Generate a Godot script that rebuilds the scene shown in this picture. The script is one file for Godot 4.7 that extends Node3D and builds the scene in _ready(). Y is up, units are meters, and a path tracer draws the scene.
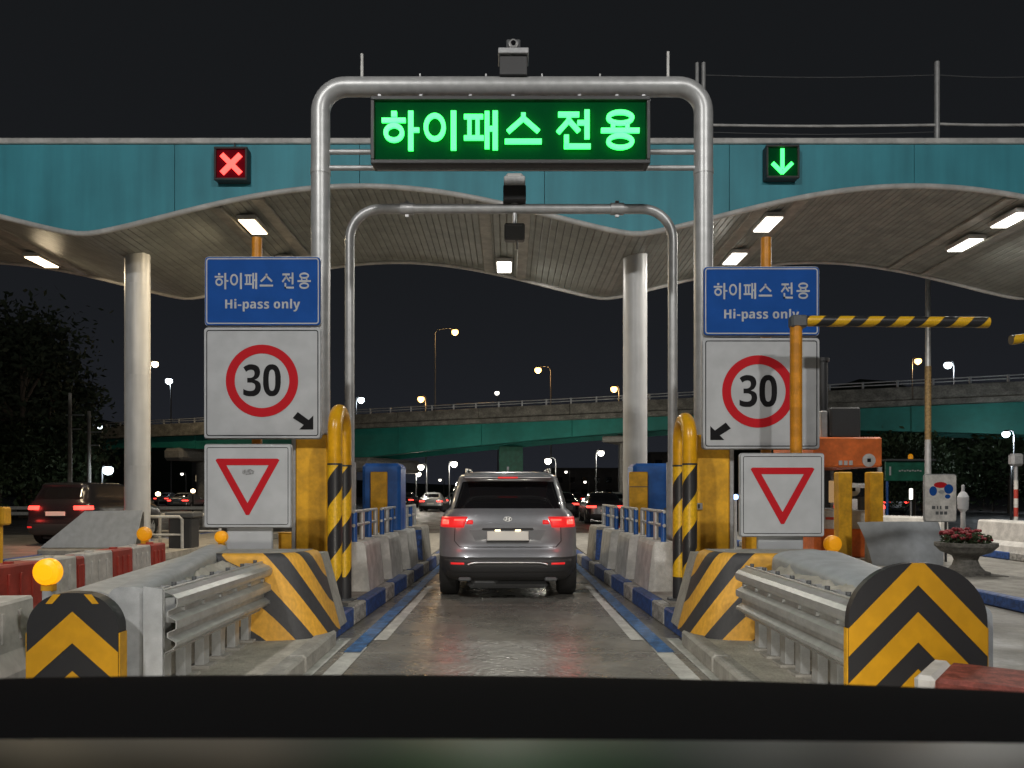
extends Node3D

# ---------------------------------------------------------------- mesh builder
class Mb:
	var P := PackedVector3Array()
	var N := PackedVector3Array()
	var U := PackedVector2Array()

	func tri(a, b, c, na, nb, nc, ua = Vector2.ZERO, ub = Vector2.ZERO, uc = Vector2.ZERO):
		if (b - a).cross(c - a).dot(na + nb + nc) > 0.0:
			P.append_array([a, c, b]); N.append_array([na, nc, nb]); U.append_array([ua, uc, ub])
		else:
			P.append_array([a, b, c]); N.append_array([na, nb, nc]); U.append_array([ua, ub, uc])

	func quad(a, b, c, d, n, ua = Vector2.ZERO, ub = Vector2.ZERO, uc = Vector2.ZERO, ud = Vector2.ZERO):
		tri(a, b, c, n, n, n, ua, ub, uc)
		tri(a, c, d, n, n, n, ua, uc, ud)

	func box(ctr, size, b = Basis.IDENTITY, ch = 0.0):
		var h = size / 2.0
		ch = min(ch, min(h.x, min(h.y, h.z)) * 0.9)
		for ax in 3:
			var o1 = (ax + 1) % 3
			var o2 = (ax + 2) % 3
			for s in [-1, 1]:
				var q = []
				for k in [[-1, -1], [1, -1], [1, 1], [-1, 1]]:
					var v = Vector3.ZERO
					v[ax] = s * h[ax]; v[o1] = k[0] * (h[o1] - ch); v[o2] = k[1] * (h[o2] - ch)
					q.append(ctr + b * v)
				var n = Vector3.ZERO
				n[ax] = s
				quad(q[0], q[1], q[2], q[3], b * n)
		if ch <= 0.0: return
		for ax in 3:
			var o1 = (ax + 1) % 3
			var o2 = (ax + 2) % 3
			for s1 in [-1, 1]:
				for s2 in [-1, 1]:
					var q = []
					for k in [[-1, 0], [1, 0], [1, 1], [-1, 1]]:
						var v = Vector3.ZERO
						v[ax] = k[0] * (h[ax] - ch)
						v[o1] = s1 * (h[o1] - (ch if k[1] == 1 else 0.0)); v[o2] = s2 * (h[o2] - (0.0 if k[1] == 1 else ch))
						q.append(ctr + b * v)
					var n = Vector3.ZERO
					n[o1] = s1; n[o2] = s2
					quad(q[0], q[1], q[2], q[3], b * n.normalized())
		for sx in [-1, 1]:
			for sy in [-1, 1]:
				for sz in [-1, 1]:
					var n = b * Vector3(sx, sy, sz).normalized()
					tri(ctr + b * Vector3(sx * h.x, sy * (h.y - ch), sz * (h.z - ch)), ctr + b * Vector3(sx * (h.x - ch), sy * h.y, sz * (h.z - ch)), ctr + b * Vector3(sx * (h.x - ch), sy * (h.y - ch), sz * h.z), n, n, n)

	# round tube along a path; r is a number or an array
	func tube(path, r, seg = 14, caps = true, uvlen = 1.0):
		var n = path.size()
		var ref = Vector3(0.31, 0.2, 0.93).normalized()
		var rings = []
		var run = 0.0
		var up = null
		for i in n:
			var t = (path[min(i + 1, n - 1)] - path[max(i - 1, 0)]).normalized()
			if up == null:
				up = ref - t * ref.dot(t)
				up = up.normalized()
			else:
				up = (up - t * up.dot(t)).normalized()
			var sd = t.cross(up)
			if i > 0: run += path[i].distance_to(path[i - 1])
			var rr = r[i] if r is Array else r
			var ring = []
			for k in seg + 1:
				var a = TAU * k / seg
				var d = up * cos(a) + sd * sin(a)
				ring.append([path[i] + d * rr, d, Vector2(float(k) / seg, run / uvlen)])
			rings.append(ring)
		for i in n - 1:
			for k in seg:
				var a = rings[i][k]; var b = rings[i][k + 1]; var c = rings[i + 1][k + 1]; var d = rings[i + 1][k]
				tri(a[0], b[0], c[0], a[1], b[1], c[1], a[2], b[2], c[2])
				tri(a[0], c[0], d[0], a[1], c[1], d[1], a[2], c[2], d[2])
		if caps:
			for e in [0, n - 1]:
				var nn = (path[0] - path[1]).normalized() if e == 0 else (path[n - 1] - path[n - 2]).normalized()
				for k in seg:
					tri(path[e], rings[e][k][0], rings[e][k + 1][0], nn, nn, nn)

	# polygon in the xy plane, extruded from z = 0 to z = depth, then placed by xf
	func prism(poly, depth, xf = Transform3D.IDENTITY, uvscale = 1.0):
		var pp = PackedVector2Array(poly)
		var idx = Geometry2D.triangulate_polygon(pp)
		for zz in [0.0, depth]:
			var n = (xf.basis * Vector3(0, 0, 1 if zz > 0 else -1)).normalized()
			if depth < 0: n = -n if zz != 0.0 else n
			for i in range(0, idx.size(), 3):
				var q = []
				for k in 3: q.append(pp[idx[i + k]])
				tri(xf * Vector3(q[0].x, q[0].y, zz), xf * Vector3(q[1].x, q[1].y, zz), xf * Vector3(q[2].x, q[2].y, zz), n, n, n, q[0] * uvscale, q[1] * uvscale, q[2] * uvscale)
		var cw = Geometry2D.is_polygon_clockwise(pp)
		for i in pp.size():
			var a = pp[i]; var b = pp[(i + 1) % pp.size()]
			var e = b - a
			if e.length() < 1e-6: continue
			var nn = Vector2(e.y, -e.x).normalized()
			if cw: nn = -nn
			quad(xf * Vector3(a.x, a.y, 0), xf * Vector3(b.x, b.y, 0), xf * Vector3(b.x, b.y, depth), xf * Vector3(a.x, a.y, depth), (xf.basis * Vector3(nn.x, nn.y, 0)).normalized())

	# profile of [radius, y], turned round y
	func lathe(prof, seg, xf = Transform3D.IDENTITY):
		for i in prof.size() - 1:
			var a = prof[i]; var b = prof[i + 1]
			var e = Vector2(b[0] - a[0], b[1] - a[1])
			if e.length() < 1e-6: continue
			var nn = Vector2(e.y, -e.x).normalized()
			for k in seg:
				var a0 = TAU * k / seg; var a1 = TAU * (k + 1) / seg
				var d0 = Vector3(cos(a0), 0, sin(a0)); var d1 = Vector3(cos(a1), 0, sin(a1))
				var n0 = (xf.basis * (d0 * nn.x + Vector3(0, nn.y, 0))).normalized()
				var n1 = (xf.basis * (d1 * nn.x + Vector3(0, nn.y, 0))).normalized()
				var p = [xf * (d0 * a[0] + Vector3(0, a[1], 0)), xf * (d1 * a[0] + Vector3(0, a[1], 0)), xf * (d1 * b[0] + Vector3(0, b[1], 0)), xf * (d0 * b[0] + Vector3(0, b[1], 0))]
				if a[0] > 1e-6: tri(p[0], p[1], p[2], n0, n1, n1)
				if b[0] > 1e-6: tri(p[0], p[2], p[3], n0, n1, n0)

	# smooth sheet over rows of points
	func grid(rows, uvs = null, flip = false):
		var h = rows.size(); var w = rows[0].size()
		var nn = []
		for i in h:
			var r = []
			for j in w:
				var du = rows[i][min(j + 1, w - 1)] - rows[i][max(j - 1, 0)]
				var dv = rows[min(i + 1, h - 1)][j] - rows[max(i - 1, 0)][j]
				var n = du.cross(dv).normalized()
				r.append(-n if flip else n)
			nn.append(r)
		for i in h - 1:
			for j in w - 1:
				var a = [i, j]; var b = [i, j + 1]; var c = [i + 1, j + 1]; var d = [i + 1, j]
				for t in [[a, b, c], [a, c, d]]:
					var p = []
					for q in t: p.append([rows[q[0]][q[1]], nn[q[0]][q[1]], uvs[q[0]][q[1]] if uvs else Vector2.ZERO])
					if (p[1][0] - p[0][0]).cross(p[2][0] - p[0][0]).length() > 1e-10:
						tri(p[0][0], p[1][0], p[2][0], p[0][1], p[1][1], p[2][1], p[0][2], p[1][2], p[2][2])

	func add_mesh(m, xf):
		for s in m.get_surface_count():
			var a = m.surface_get_arrays(s)
			var v = a[Mesh.ARRAY_VERTEX]; var nn = a[Mesh.ARRAY_NORMAL]
			var ix = a[Mesh.ARRAY_INDEX]
			if ix == null or ix.size() == 0: ix = range(v.size())
			for i in range(0, ix.size(), 3):
				var q = []
				for k in 3: q.append([xf * v[ix[i + k]], (xf.basis * nn[ix[i + k]]).normalized()])
				tri(q[0][0], q[1][0], q[2][0], q[0][1], q[1][1], q[2][1])

	func mesh(m):
		var arr = []
		arr.resize(Mesh.ARRAY_MAX)
		arr[Mesh.ARRAY_VERTEX] = P; arr[Mesh.ARRAY_NORMAL] = N; arr[Mesh.ARRAY_TEX_UV] = U
		var am = ArrayMesh.new()
		am.add_surface_from_arrays(Mesh.PRIMITIVE_TRIANGLES, arr)
		am.surface_set_material(0, m)
		return am

# ---------------------------------------------------------------- scene helpers
var M := {}
var T := {}
var names := {}
const F := 800.0
const EYE := 1.4

func at(x, y, d):          # a pixel's direction at a depth that the builder gives
	return Vector3((x - 509.0) / F * d, EYE - (y - 493.0) / F * d, -d)

func v3(x, y, z): return Vector3(x, y, z)

func numbered(called):
	var n = names.get(called, 0)
	names[called] = n + 1
	return called if n == 0 else "%s_%03d" % [called, n]

func obj(called, mb, m, parent):
	var o := MeshInstance3D.new()
	o.mesh = mb.mesh(m) if mb is Mb else mb
	o.name = called
	parent.add_child(o, true)
	return o

func thing(called, label, category, where = Vector3.ZERO, group = ""):
	var o := Node3D.new()
	o.name = numbered(called)
	add_child(o)
	o.position = where
	o.set_meta("label", label); o.set_meta("category", category)
	if group: o.set_meta("group", group)
	return o

func struct(called, mb, m):
	var o = obj(numbered(called), mb, m, self)
	o.set_meta("kind", "structure")
	return o

func struct_root(called):
	var o := Node3D.new()
	o.name = numbered(called)
	add_child(o)
	o.set_meta("kind", "structure")
	return o

func dup(root, where, label, turn = 0.0):
	var r = root.duplicate()
	r.name = numbered(String(root.name).trim_suffix("_000"))
	add_child(r)
	r.position = where; r.rotation.y = turn
	r.set_meta("label", label)
	return r

func noise_img(seed_, freq, octaves, size = 512):
	var n := FastNoiseLite.new()
	n.seed = seed_; n.frequency = freq; n.fractal_octaves = octaves
	n.noise_type = FastNoiseLite.TYPE_SIMPLEX_SMOOTH
	var im = n.get_seamless_image(size, size)
	im.convert(Image.FORMAT_L8)
	return im

# grey texture whose values run lo..hi over several noises (weights)
func grey_tex(layers, lo, hi, size = 512, power = 1.0):
	var ims = []
	for l in layers: ims.append([noise_img(l[0], l[1], l[2], size).get_data(), l[3]])
	var out := PackedByteArray()
	out.resize(size * size)
	for i in size * size:
		var s = 0.0; var w = 0.0
		for l in ims:
			s += l[0][i] / 255.0 * l[1]; w += l[1]
		s = pow(clampf((s / w - 0.25) * 2.0, 0.0, 1.0), power)
		out[i] = int(255.0 * (lo + (hi - lo) * s))
	var im = Image.create_from_data(size, size, false, Image.FORMAT_L8, out)
	im.generate_mipmaps()
	return ImageTexture.create_from_image(im)

# upright weather streaks
func streak_tex():
	var im = noise_img(31, 0.02, 5, 512)
	im = im.get_region(Rect2i(0, 0, 512, 40))
	im.resize(512, 512, Image.INTERPOLATE_CUBIC)
	var a = im.get_data()
	var b = noise_img(32, 0.006, 4, 512).get_data()
	var out := PackedByteArray()
	out.resize(512 * 512)
	for i in 512 * 512: out[i] = int(255.0 * clampf(0.80 + 0.14 * a[i] / 255.0 + 0.08 * b[i] / 255.0, 0.0, 1.0))
	im = Image.create_from_data(512, 512, false, Image.FORMAT_L8, out)
	im.generate_mipmaps()
	return ImageTexture.create_from_image(im)

func lc(r, g, b): return Color(r, g, b).linear_to_srgb()

func mat(key, col, rough, metal = 0.0, tex = "", scale = 0.5, rtex = "", bump = "", bscale = 0.3):
	var m := StandardMaterial3D.new()
	m.resource_name = key
	m.albedo_color = lc(col[0], col[1], col[2])
	m.roughness = rough; m.metallic = metal
	m.uv1_triplanar = true; m.uv1_world_triplanar = true
	m.uv1_scale = Vector3.ONE * scale
	if tex: m.albedo_texture = T[tex]
	if rtex: m.roughness_texture = T[rtex]
	if bump:
		m.heightmap_enabled = true
		m.heightmap_texture = T[bump]; m.heightmap_scale = bscale
	M[key] = m
	return m

func glow(key, col, energy = 1.0, base = [0.02, 0.02, 0.02]):
	var m := StandardMaterial3D.new()
	m.resource_name = key
	m.albedo_color = lc(base[0], base[1], base[2]); m.roughness = 0.4
	m.emission_enabled = true; m.emission = lc(col[0], col[1], col[2]); m.emission_energy_multiplier = energy
	M[key] = m
	return m

# slanted stripes for tape and paint on tubes and curved walls: u across, v along
func stripe_mat(key, c1, c2, bands, slope, rough, wear, w = 256, h = 256, share = 0.5):
	var im := Image.create(w, h, false, Image.FORMAT_RGB8)
	var n := FastNoiseLite.new(); n.seed = hash(key) % 1000; n.frequency = 0.02; n.fractal_octaves = 4
	var a = lc(c1[0], c1[1], c1[2]); var b = lc(c2[0], c2[1], c2[2])
	for y in h:
		for x in w:
			var s = fposmod(-float(x) / w * slope + float(y) / h * bands, 1.0)
			var c = a if s < share else b
			var k = n.get_noise_2d(x * 2.0, y * 2.0)
			var f = 1.0 + k * wear
			if wear > 0.2 and k > 0.34: c = c.lerp(Color(0.45, 0.44, 0.42), 0.55)
			im.set_pixel(x, y, Color(c.r * f, c.g * f, c.b * f))
	im.generate_mipmaps()
	var m := StandardMaterial3D.new()
	m.resource_name = key
	m.albedo_texture = ImageTexture.create_from_image(im); m.roughness = rough
	M[key] = m
	return m

func arc(c, r, a0, a1, n, plane = "xy"):
	var out = []
	for i in n + 1:
		var a = lerpf(a0, a1, float(i) / n)
		out.append(c + (Vector3(cos(a) * r, sin(a) * r, 0) if plane == "xy" else Vector3(0, sin(a) * r, cos(a) * r)))
	return out

func rrect(w, h, r, n = 5):     # rounded rectangle about the origin
	var out = []
	for q in [[1, 1, 0], [-1, 1, 1], [-1, -1, 2], [1, -1, 3]]:
		for i in n + 1:
			var a = PI / 2 * (q[2] + float(i) / n)
			out.append(Vector2(q[0] * (w / 2 - r) + cos(a) * r, q[1] * (h / 2 - r) + sin(a) * r))
	return out

func ring_band(mb, c, rx, ry, th, depth, xf, seg = 28):   # elliptic ring of a stroke
	for i in seg:
		var a0 = TAU * i / seg; var a1 = TAU * (i + 1) / seg
		var o0 = Vector2(cos(a0) * rx, sin(a0) * ry) + c; var o1 = Vector2(cos(a1) * rx, sin(a1) * ry) + c
		var i0 = Vector2(cos(a0) * (rx - th), sin(a0) * (ry - th)) + c; var i1 = Vector2(cos(a1) * (rx - th), sin(a1) * (ry - th)) + c
		mb.quad(xf * v3(o0.x, o0.y, depth), xf * v3(o1.x, o1.y, depth), xf * v3(i1.x, i1.y, depth), xf * v3(i0.x, i0.y, depth), (xf.basis * v3(0, 0, 1)).normalized())
		mb.quad(xf * v3(o0.x, o0.y, 0), xf * v3(o1.x, o1.y, 0), xf * v3(o1.x, o1.y, depth), xf * v3(o0.x, o0.y, depth), (xf.basis * v3(cos(a0), sin(a0), 0)).normalized())
		mb.quad(xf * v3(i0.x, i0.y, 0), xf * v3(i1.x, i1.y, 0), xf * v3(i1.x, i1.y, depth), xf * v3(i0.x, i0.y, depth), (xf.basis * v3(-cos(a0), -sin(a0), 0)).normalized())

# one Hangul syllable of the lane sign, in sign units (y down), as strokes: "r" x0 y0 x1 y1; "o" cx cy rx ry; "l" x0 y0 x1 y1
const SYL := [
	[["r", 183, 190, 220, 225], ["r", 118, 236, 280, 264], ["o", 200, 335, 70, 64], ["r", 298, 188, 332, 455], ["r", 331, 302, 372, 330]],
	[["o", 478, 297, 75, 94], ["r", 588, 187, 624, 452]],
	[["r", 677, 211, 807, 239], ["r", 677, 355, 812, 384], ["r", 700, 238, 728, 356], ["r", 755, 238, 783, 356], ["r", 818, 190, 850, 442], ["r", 872, 187, 907, 450], ["r", 849, 292, 873, 322]],
	[["l", 1081, 200, 1081, 240], ["l", 1081, 236, 976, 328], ["l", 1081, 236, 1184, 326], ["r", 955, 378, 1205, 409]],
	[["r", 1318, 195, 1460, 226], ["l", 1390, 224, 1390, 255], ["l", 1390, 250, 1316, 334], ["l", 1390, 250, 1459, 326], ["r", 1497, 180, 1531, 375], ["r", 1448, 252, 1498, 281], ["r", 1358, 350, 1390, 442], ["r", 1358, 411, 1538, 442]],
	[["o", 1740, 232, 95, 52], ["r", 1678, 270, 1705, 308], ["r", 1775, 270, 1802, 308], ["r", 1610, 304, 1870, 334], ["o", 1740, 394, 95, 55]],
]

func syllable(mb, strokes, depth, xf, th = 30.0):
	for s in strokes:
		if s[0] == "r":
			mb.prism([Vector2(s[1], s[2]), Vector2(s[3], s[2]), Vector2(s[3], s[4]), Vector2(s[1], s[4])], depth, xf)
		elif s[0] == "o":
			ring_band(mb, Vector2(s[1], s[2]), s[3], s[4], th, depth, xf)
		else:
			var a = Vector2(s[1], s[2]); var b = Vector2(s[3], s[4])
			var n = (b - a).orthogonal().normalized() * th * 0.52
			mb.prism([a - n, a + n, b + n, b - n], depth * 0.98, xf)

func text_on(mb, text, w, h, depth, ctr, bold = true):
	var tm := TextMesh.new()
	var f := SystemFont.new()
	f.font_names = PackedStringArray(["Droid Sans"])
	f.font_weight = 700 if bold else 400
	tm.font = f; tm.text = text; tm.font_size = 64; tm.pixel_size = 0.01; tm.depth = 0.05; tm.curve_step = 1.0
	var bb = tm.get_aabb()
	var sc = v3(w / bb.size.x, h / bb.size.y, depth / 0.05)
	var xf = Transform3D(Basis.from_scale(sc), ctr - (bb.position + bb.size / 2) * sc)
	mb.add_mesh(tm, xf)

func lamp_omni(parent, where, col, energy, size = 0.3):
	var l := OmniLight3D.new()
	l.name = "lamp_glow"
	l.light_color = lc(col[0], col[1], col[2]); l.light_energy = energy; l.light_size = size
	l.omni_range = 200.0; l.omni_attenuation = 2.0; l.shadow_enabled = true
	parent.add_child(l, true)
	l.position = where
	return l

# ================================================================ _ready
func _ready():
	# camera: level, with the lens shifted up so that upright things stay upright
	var cam := Camera3D.new()
	cam.name = "camera"
	cam.projection = Camera3D.PROJECTION_FRUSTUM
	cam.near = 0.05; cam.far = 2000.0
	cam.size = 0.05 * 768.0 / F
	cam.frustum_offset = Vector2(3.0 / F * 0.05, 109.0 / F * 0.05)
	# a phone lens focused on the toll lane: only the dashboard close by is a little soft
	var lens := CameraAttributesPhysical.new()
	lens.frustum_focal_length = 5.4; lens.frustum_focus_distance = 11.0; lens.exposure_aperture = 1.4
	lens.frustum_near = 0.05; lens.frustum_far = 2000.0
	cam.attributes = lens
	cam.size = 0.05 * 768.0 / F
	cam.frustum_offset = Vector2(3.0 / F * 0.05, 109.0 / F * 0.05)
	add_child(cam)
	cam.position = v3(0, EYE, 0)
	cam.current = true
	# night sky with a little city glow
	var we := WorldEnvironment.new()
	we.name = "environment"
	var env := Environment.new()
	env.background_mode = Environment.BG_SKY
	var sm := ProceduralSkyMaterial.new()
	sm.sky_top_color = lc(0.0080, 0.0088, 0.0098); sm.sky_horizon_color = lc(0.0145, 0.016, 0.021)
	sm.ground_bottom_color = lc(0.004, 0.004, 0.004); sm.ground_horizon_color = lc(0.012, 0.012, 0.014)
	sm.sky_curve = 0.12
	var sky := Sky.new()
	sky.sky_material = sm
	env.sky = sky
	env.tonemap_mode = Environment.TONE_MAPPER_LINEAR
	env.tonemap_exposure = 1.06
	env.sdfgi_enabled = true; env.ssao_enabled = true; env.ssil_enabled = true
	we.environment = env
	add_child(we)

	textures()
	materials()
	ground()
	canopy()
	overpass()
	islands()
	gantries()
	lane_signs()
	barriers()
	booth()
	cars()
	lamps()
	trees()
	small_things()
	own_car()

func textures():
	T.grime = grey_tex([[1, 0.006, 5, 1.0], [2, 0.03, 4, 0.5]], 0.84, 1.0)
	T.conc = grey_tex([[3, 0.008, 5, 1.0], [4, 0.05, 3, 0.5], [5, 0.3, 1, 0.35]], 0.78, 1.0)
	T.fine = grey_tex([[6, 0.12, 3, 1.0]], 0.0, 1.0)
	T.wet = grey_tex([[7, 0.008, 5, 1.0], [8, 0.06, 3, 0.35]], 0.58, 1.0)
	T.metal = grey_tex([[9, 0.012, 4, 1.0], [10, 0.2, 2, 0.5]], 0.88, 1.0)
	T.clean = grey_tex([[13, 0.01, 4, 1.0]], 0.95, 1.0)
	T.streak = streak_tex()
	T.dirt = grey_tex([[11, 0.015, 5, 1.0], [12, 0.09, 3, 0.7]], 0.58, 1.0)

func materials():
	mat("road", [0.26, 0.25, 0.225], 0.36, 0.0, "conc", 0.22, "wet", "fine", 0.25)
	mat("plaza", [0.27, 0.26, 0.235], 0.7, 0.0, "conc", 0.2, "wet", "fine", 0.2)
	mat("asphalt", [0.06, 0.06, 0.06], 0.7, 0.0, "conc", 0.25, "wet", "fine", 0.3)
	mat("concrete", [0.40, 0.385, 0.35], 0.85, 0.0, "conc", 0.6, "", "fine", 0.3)
	mat("concrete_pale", [0.58, 0.575, 0.55], 0.85, 0.0, "grime", 0.9, "", "fine", 0.2)
	mat("concrete_dirt", [0.52, 0.485, 0.42], 0.9, 0.0, "conc", 0.55, "", "fine", 0.35)
	mat("concrete_deck", [0.33, 0.315, 0.27], 0.9, 0.0, "dirt", 0.15)
	mat("galvanised", [0.50, 0.51, 0.51], 0.40, 0.35, "metal", 0.9, "", "", 0.0)
	mat("rail_steel", [0.50, 0.51, 0.50], 0.36, 0.4, "metal", 1.3)
	mat("grey_paint", [0.42, 0.435, 0.445], 0.5, 0.0, "metal", 1.1)
	mat("grey_plate", [0.43, 0.46, 0.49], 0.5, 0.0, "metal", 0.8)
	mat("teal", [0.065, 0.36, 0.45], 0.55, 0.0, "streak", 0.2)
	mat("girder_teal", [0.02, 0.26, 0.215], 0.6, 0.0, "grime", 0.12)
	mat("white_trim", [0.62, 0.62, 0.60], 0.5, 0.0, "grime", 0.5)
	mat("soffit", [0.36, 0.38, 0.35], 0.45, 0.0, "grime", 0.5)
	mat("soffit_channel", [0.52, 0.51, 0.46], 0.4, 0.2, "grime", 0.6)
	mat("column", [0.60, 0.61, 0.61], 0.38, 0.0, "streak", 0.5)
	mat("dark", [0.02, 0.02, 0.022], 0.6)
	mat("black_box", [0.03, 0.031, 0.033], 0.5)
	mat("dark_grey", [0.085, 0.09, 0.095], 0.55)
	mat("rubber", [0.018, 0.018, 0.018], 0.85)
	mat("yellow", [0.74, 0.38, 0.012], 0.5, 0.0, "grime", 0.9)
	mat("yellow_tube", [0.72, 0.36, 0.008], 0.3, 0.0, "grime", 0.8)
	mat("orange_pole", [0.68, 0.27, 0.015], 0.42, 0.0, "grime", 1.5)
	mat("warm_light_tint", [0.40, 0.26, 0.10], 0.6, 0.0, "dirt", 1.5)  # yellowish lamplight on the mast, put into the colour
	mat("chevron_yellow", [0.62, 0.31, 0.01], 0.45, 0.0, "clean", 1.4)
	mat("chevron_black", [0.022, 0.022, 0.024], 0.5)
	mat("sign_white", [0.45, 0.465, 0.48], 0.7, 0.0, "clean", 0.5)
	mat("sign_blue", [0.012, 0.075, 0.31], 0.7, 0.0, "clean", 0.5)
	mat("sign_red", [0.46, 0.015, 0.022], 0.7)
	mat("sign_black", [0.013, 0.013, 0.014], 0.85)
	mat("sign_frame", [0.42, 0.43, 0.44], 0.4, 0.4, "metal", 2.0)
	mat("sign_back", [0.4, 0.41, 0.42], 0.5, 0.4, "metal", 1.0)
	for k in ["sign_blue", "sign_white", "sign_red", "sign_black"]: M[k].metallic_specular = 0.2
	mat("smudge", [0.42, 0.43, 0.44], 0.6, 0.0, "dirt", 3.0)
	mat("blue_paint", [0.03, 0.11, 0.40], 0.55, 0.0, "dirt", 1.3)
	mat("blue_line", [0.05, 0.20, 0.50], 0.6, 0.0, "dirt", 0.8)
	mat("white_line", [0.62, 0.62, 0.59], 0.65, 0.0, "conc", 0.8)
	mat("white_kerb", [0.52, 0.51, 0.48], 0.7, 0.0, "dirt", 1.2)
	mat("blue_box", [0.015, 0.11, 0.40], 0.4, 0.0, "grime", 0.8)
	mat("barrier_red", [0.52, 0.06, 0.04], 0.55, 0.0, "grime", 1.0)
	mat("barrier_faded", [0.36, 0.085, 0.06], 0.65, 0.0, "dirt", 1.4)
	mat("barrier_white", [0.68, 0.66, 0.62], 0.5, 0.0, "grime", 1.0)
	mat("booth_orange", [0.76, 0.17, 0.03], 0.45, 0.0, "grime", 0.6)
	mat("booth_white", [0.55, 0.56, 0.56], 0.5, 0.0, "grime", 0.9)
	mat("green_board", [0.015, 0.16, 0.10], 0.5, 0.0, "grime", 0.6)
	mat("leaf", [0.045, 0.075, 0.03], 0.75)
	mat("leaf_dark", [0.026, 0.038, 0.018], 0.85)
	mat("bark", [0.07, 0.055, 0.04], 0.9)
	mat("petal", [0.26, 0.025, 0.035], 0.8)
	mat("stone", [0.25, 0.24, 0.215], 0.85, 0.0, "dirt", 1.6, "", "fine", 0.5)
	mat("building", [0.16, 0.155, 0.15], 0.8, 0.0, "grime", 0.1)
	mat("paint_grey", [0.19, 0.20, 0.215], 0.34, 0.3, "clean", 0.7)
	M.paint_grey.clearcoat_enabled = true; M.paint_grey.clearcoat = 0.7; M.paint_grey.clearcoat_roughness = 0.08
	mat("paint_black", [0.014, 0.014, 0.016], 0.25)
	mat("paint_white", [0.55, 0.55, 0.54], 0.3)
	mat("paint_silver", [0.34, 0.35, 0.36], 0.3, 0.4)
	mat("cladding", [0.03, 0.03, 0.031], 0.6)
	mat("car_glass", [0.008, 0.008, 0.009], 0.06)
	mat("chrome", [0.45, 0.45, 0.45], 0.3, 1.0)
	mat("lens_red", [0.35, 0.006, 0.008], 0.15)
	mat("plate", [0.72, 0.71, 0.66], 0.5)
	mat("dash_pad", [0.014, 0.0145, 0.015], 0.42)
	M.dash_pad.metallic_specular = 0.4
	mat("dash_black", [0.004, 0.004, 0.0045], 0.9)
	M.dash_black.metallic_specular = 0.08
	glow("led_green", [0.035, 1.0, 0.105], 4.6)
	glow("led_red", [1.0, 0.05, 0.04], 4.2)
	glow("lamp_white", [1.0, 0.95, 0.82], 7.0)
	glow("lamp_warm", [1.0, 0.74, 0.42], 7.0)
	glow("lamp_orange", [1.0, 0.52, 0.16], 6.0)
	glow("lamp_cool", [0.8, 0.92, 1.0], 7.0)
	glow("lamp_far", [1.0, 0.95, 0.85], 2.5)
	glow("lamp_blue", [0.3, 0.5, 1.0], 5.0)
	glow("tail_hot", [1.0, 0.05, 0.035], 3.8)
	glow("tail_dim", [1.0, 0.03, 0.03], 0.55, [0.3, 0.005, 0.005])
	glow("beacon_lit", [1.0, 0.40, 0.0], 0.95, [0.7, 0.3, 0.01])
	glow("beacon_dim", [1.0, 0.36, 0.0], 0.25, [0.75, 0.33, 0.01])
	glow("booth_lit", [1.0, 0.62, 0.3], 0.8)
	glow("window_lit", [1.0, 0.8, 0.5], 0.5)
	glow("led_bloom_panel", [0.0, 1.0, 0.28], 0.008, [0.002, 0.05, 0.014])  # green base and faint glow stand in for bloom around the lit strokes
	M.led_bloom_panel.roughness = 0.95; M.led_bloom_panel.metallic_specular = 0.05
	glow("led_red_bloom_panel", [1.0, 0.02, 0.08], 0.03, [0.10, 0.003, 0.006])  # red base and faint glow paint the halo around the cross
	M.led_red_bloom_panel.roughness = 0.95; M.led_red_bloom_panel.metallic_specular = 0.05
	stripe_mat("tape", [0.66, 0.38, 0.01], [0.02, 0.02, 0.022], 1.0, 1.0, 0.4, 0.12)
	stripe_mat("arm_tape", [0.66, 0.38, 0.01], [0.02, 0.02, 0.022], 1.0, -1.0, 0.4, 0.12)
	stripe_mat("nose_stripes", [0.64, 0.33, 0.035], [0.035, 0.035, 0.038], 1.5, -4.6, 0.6, 0.10, 1024, 256, 0.52)

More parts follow.
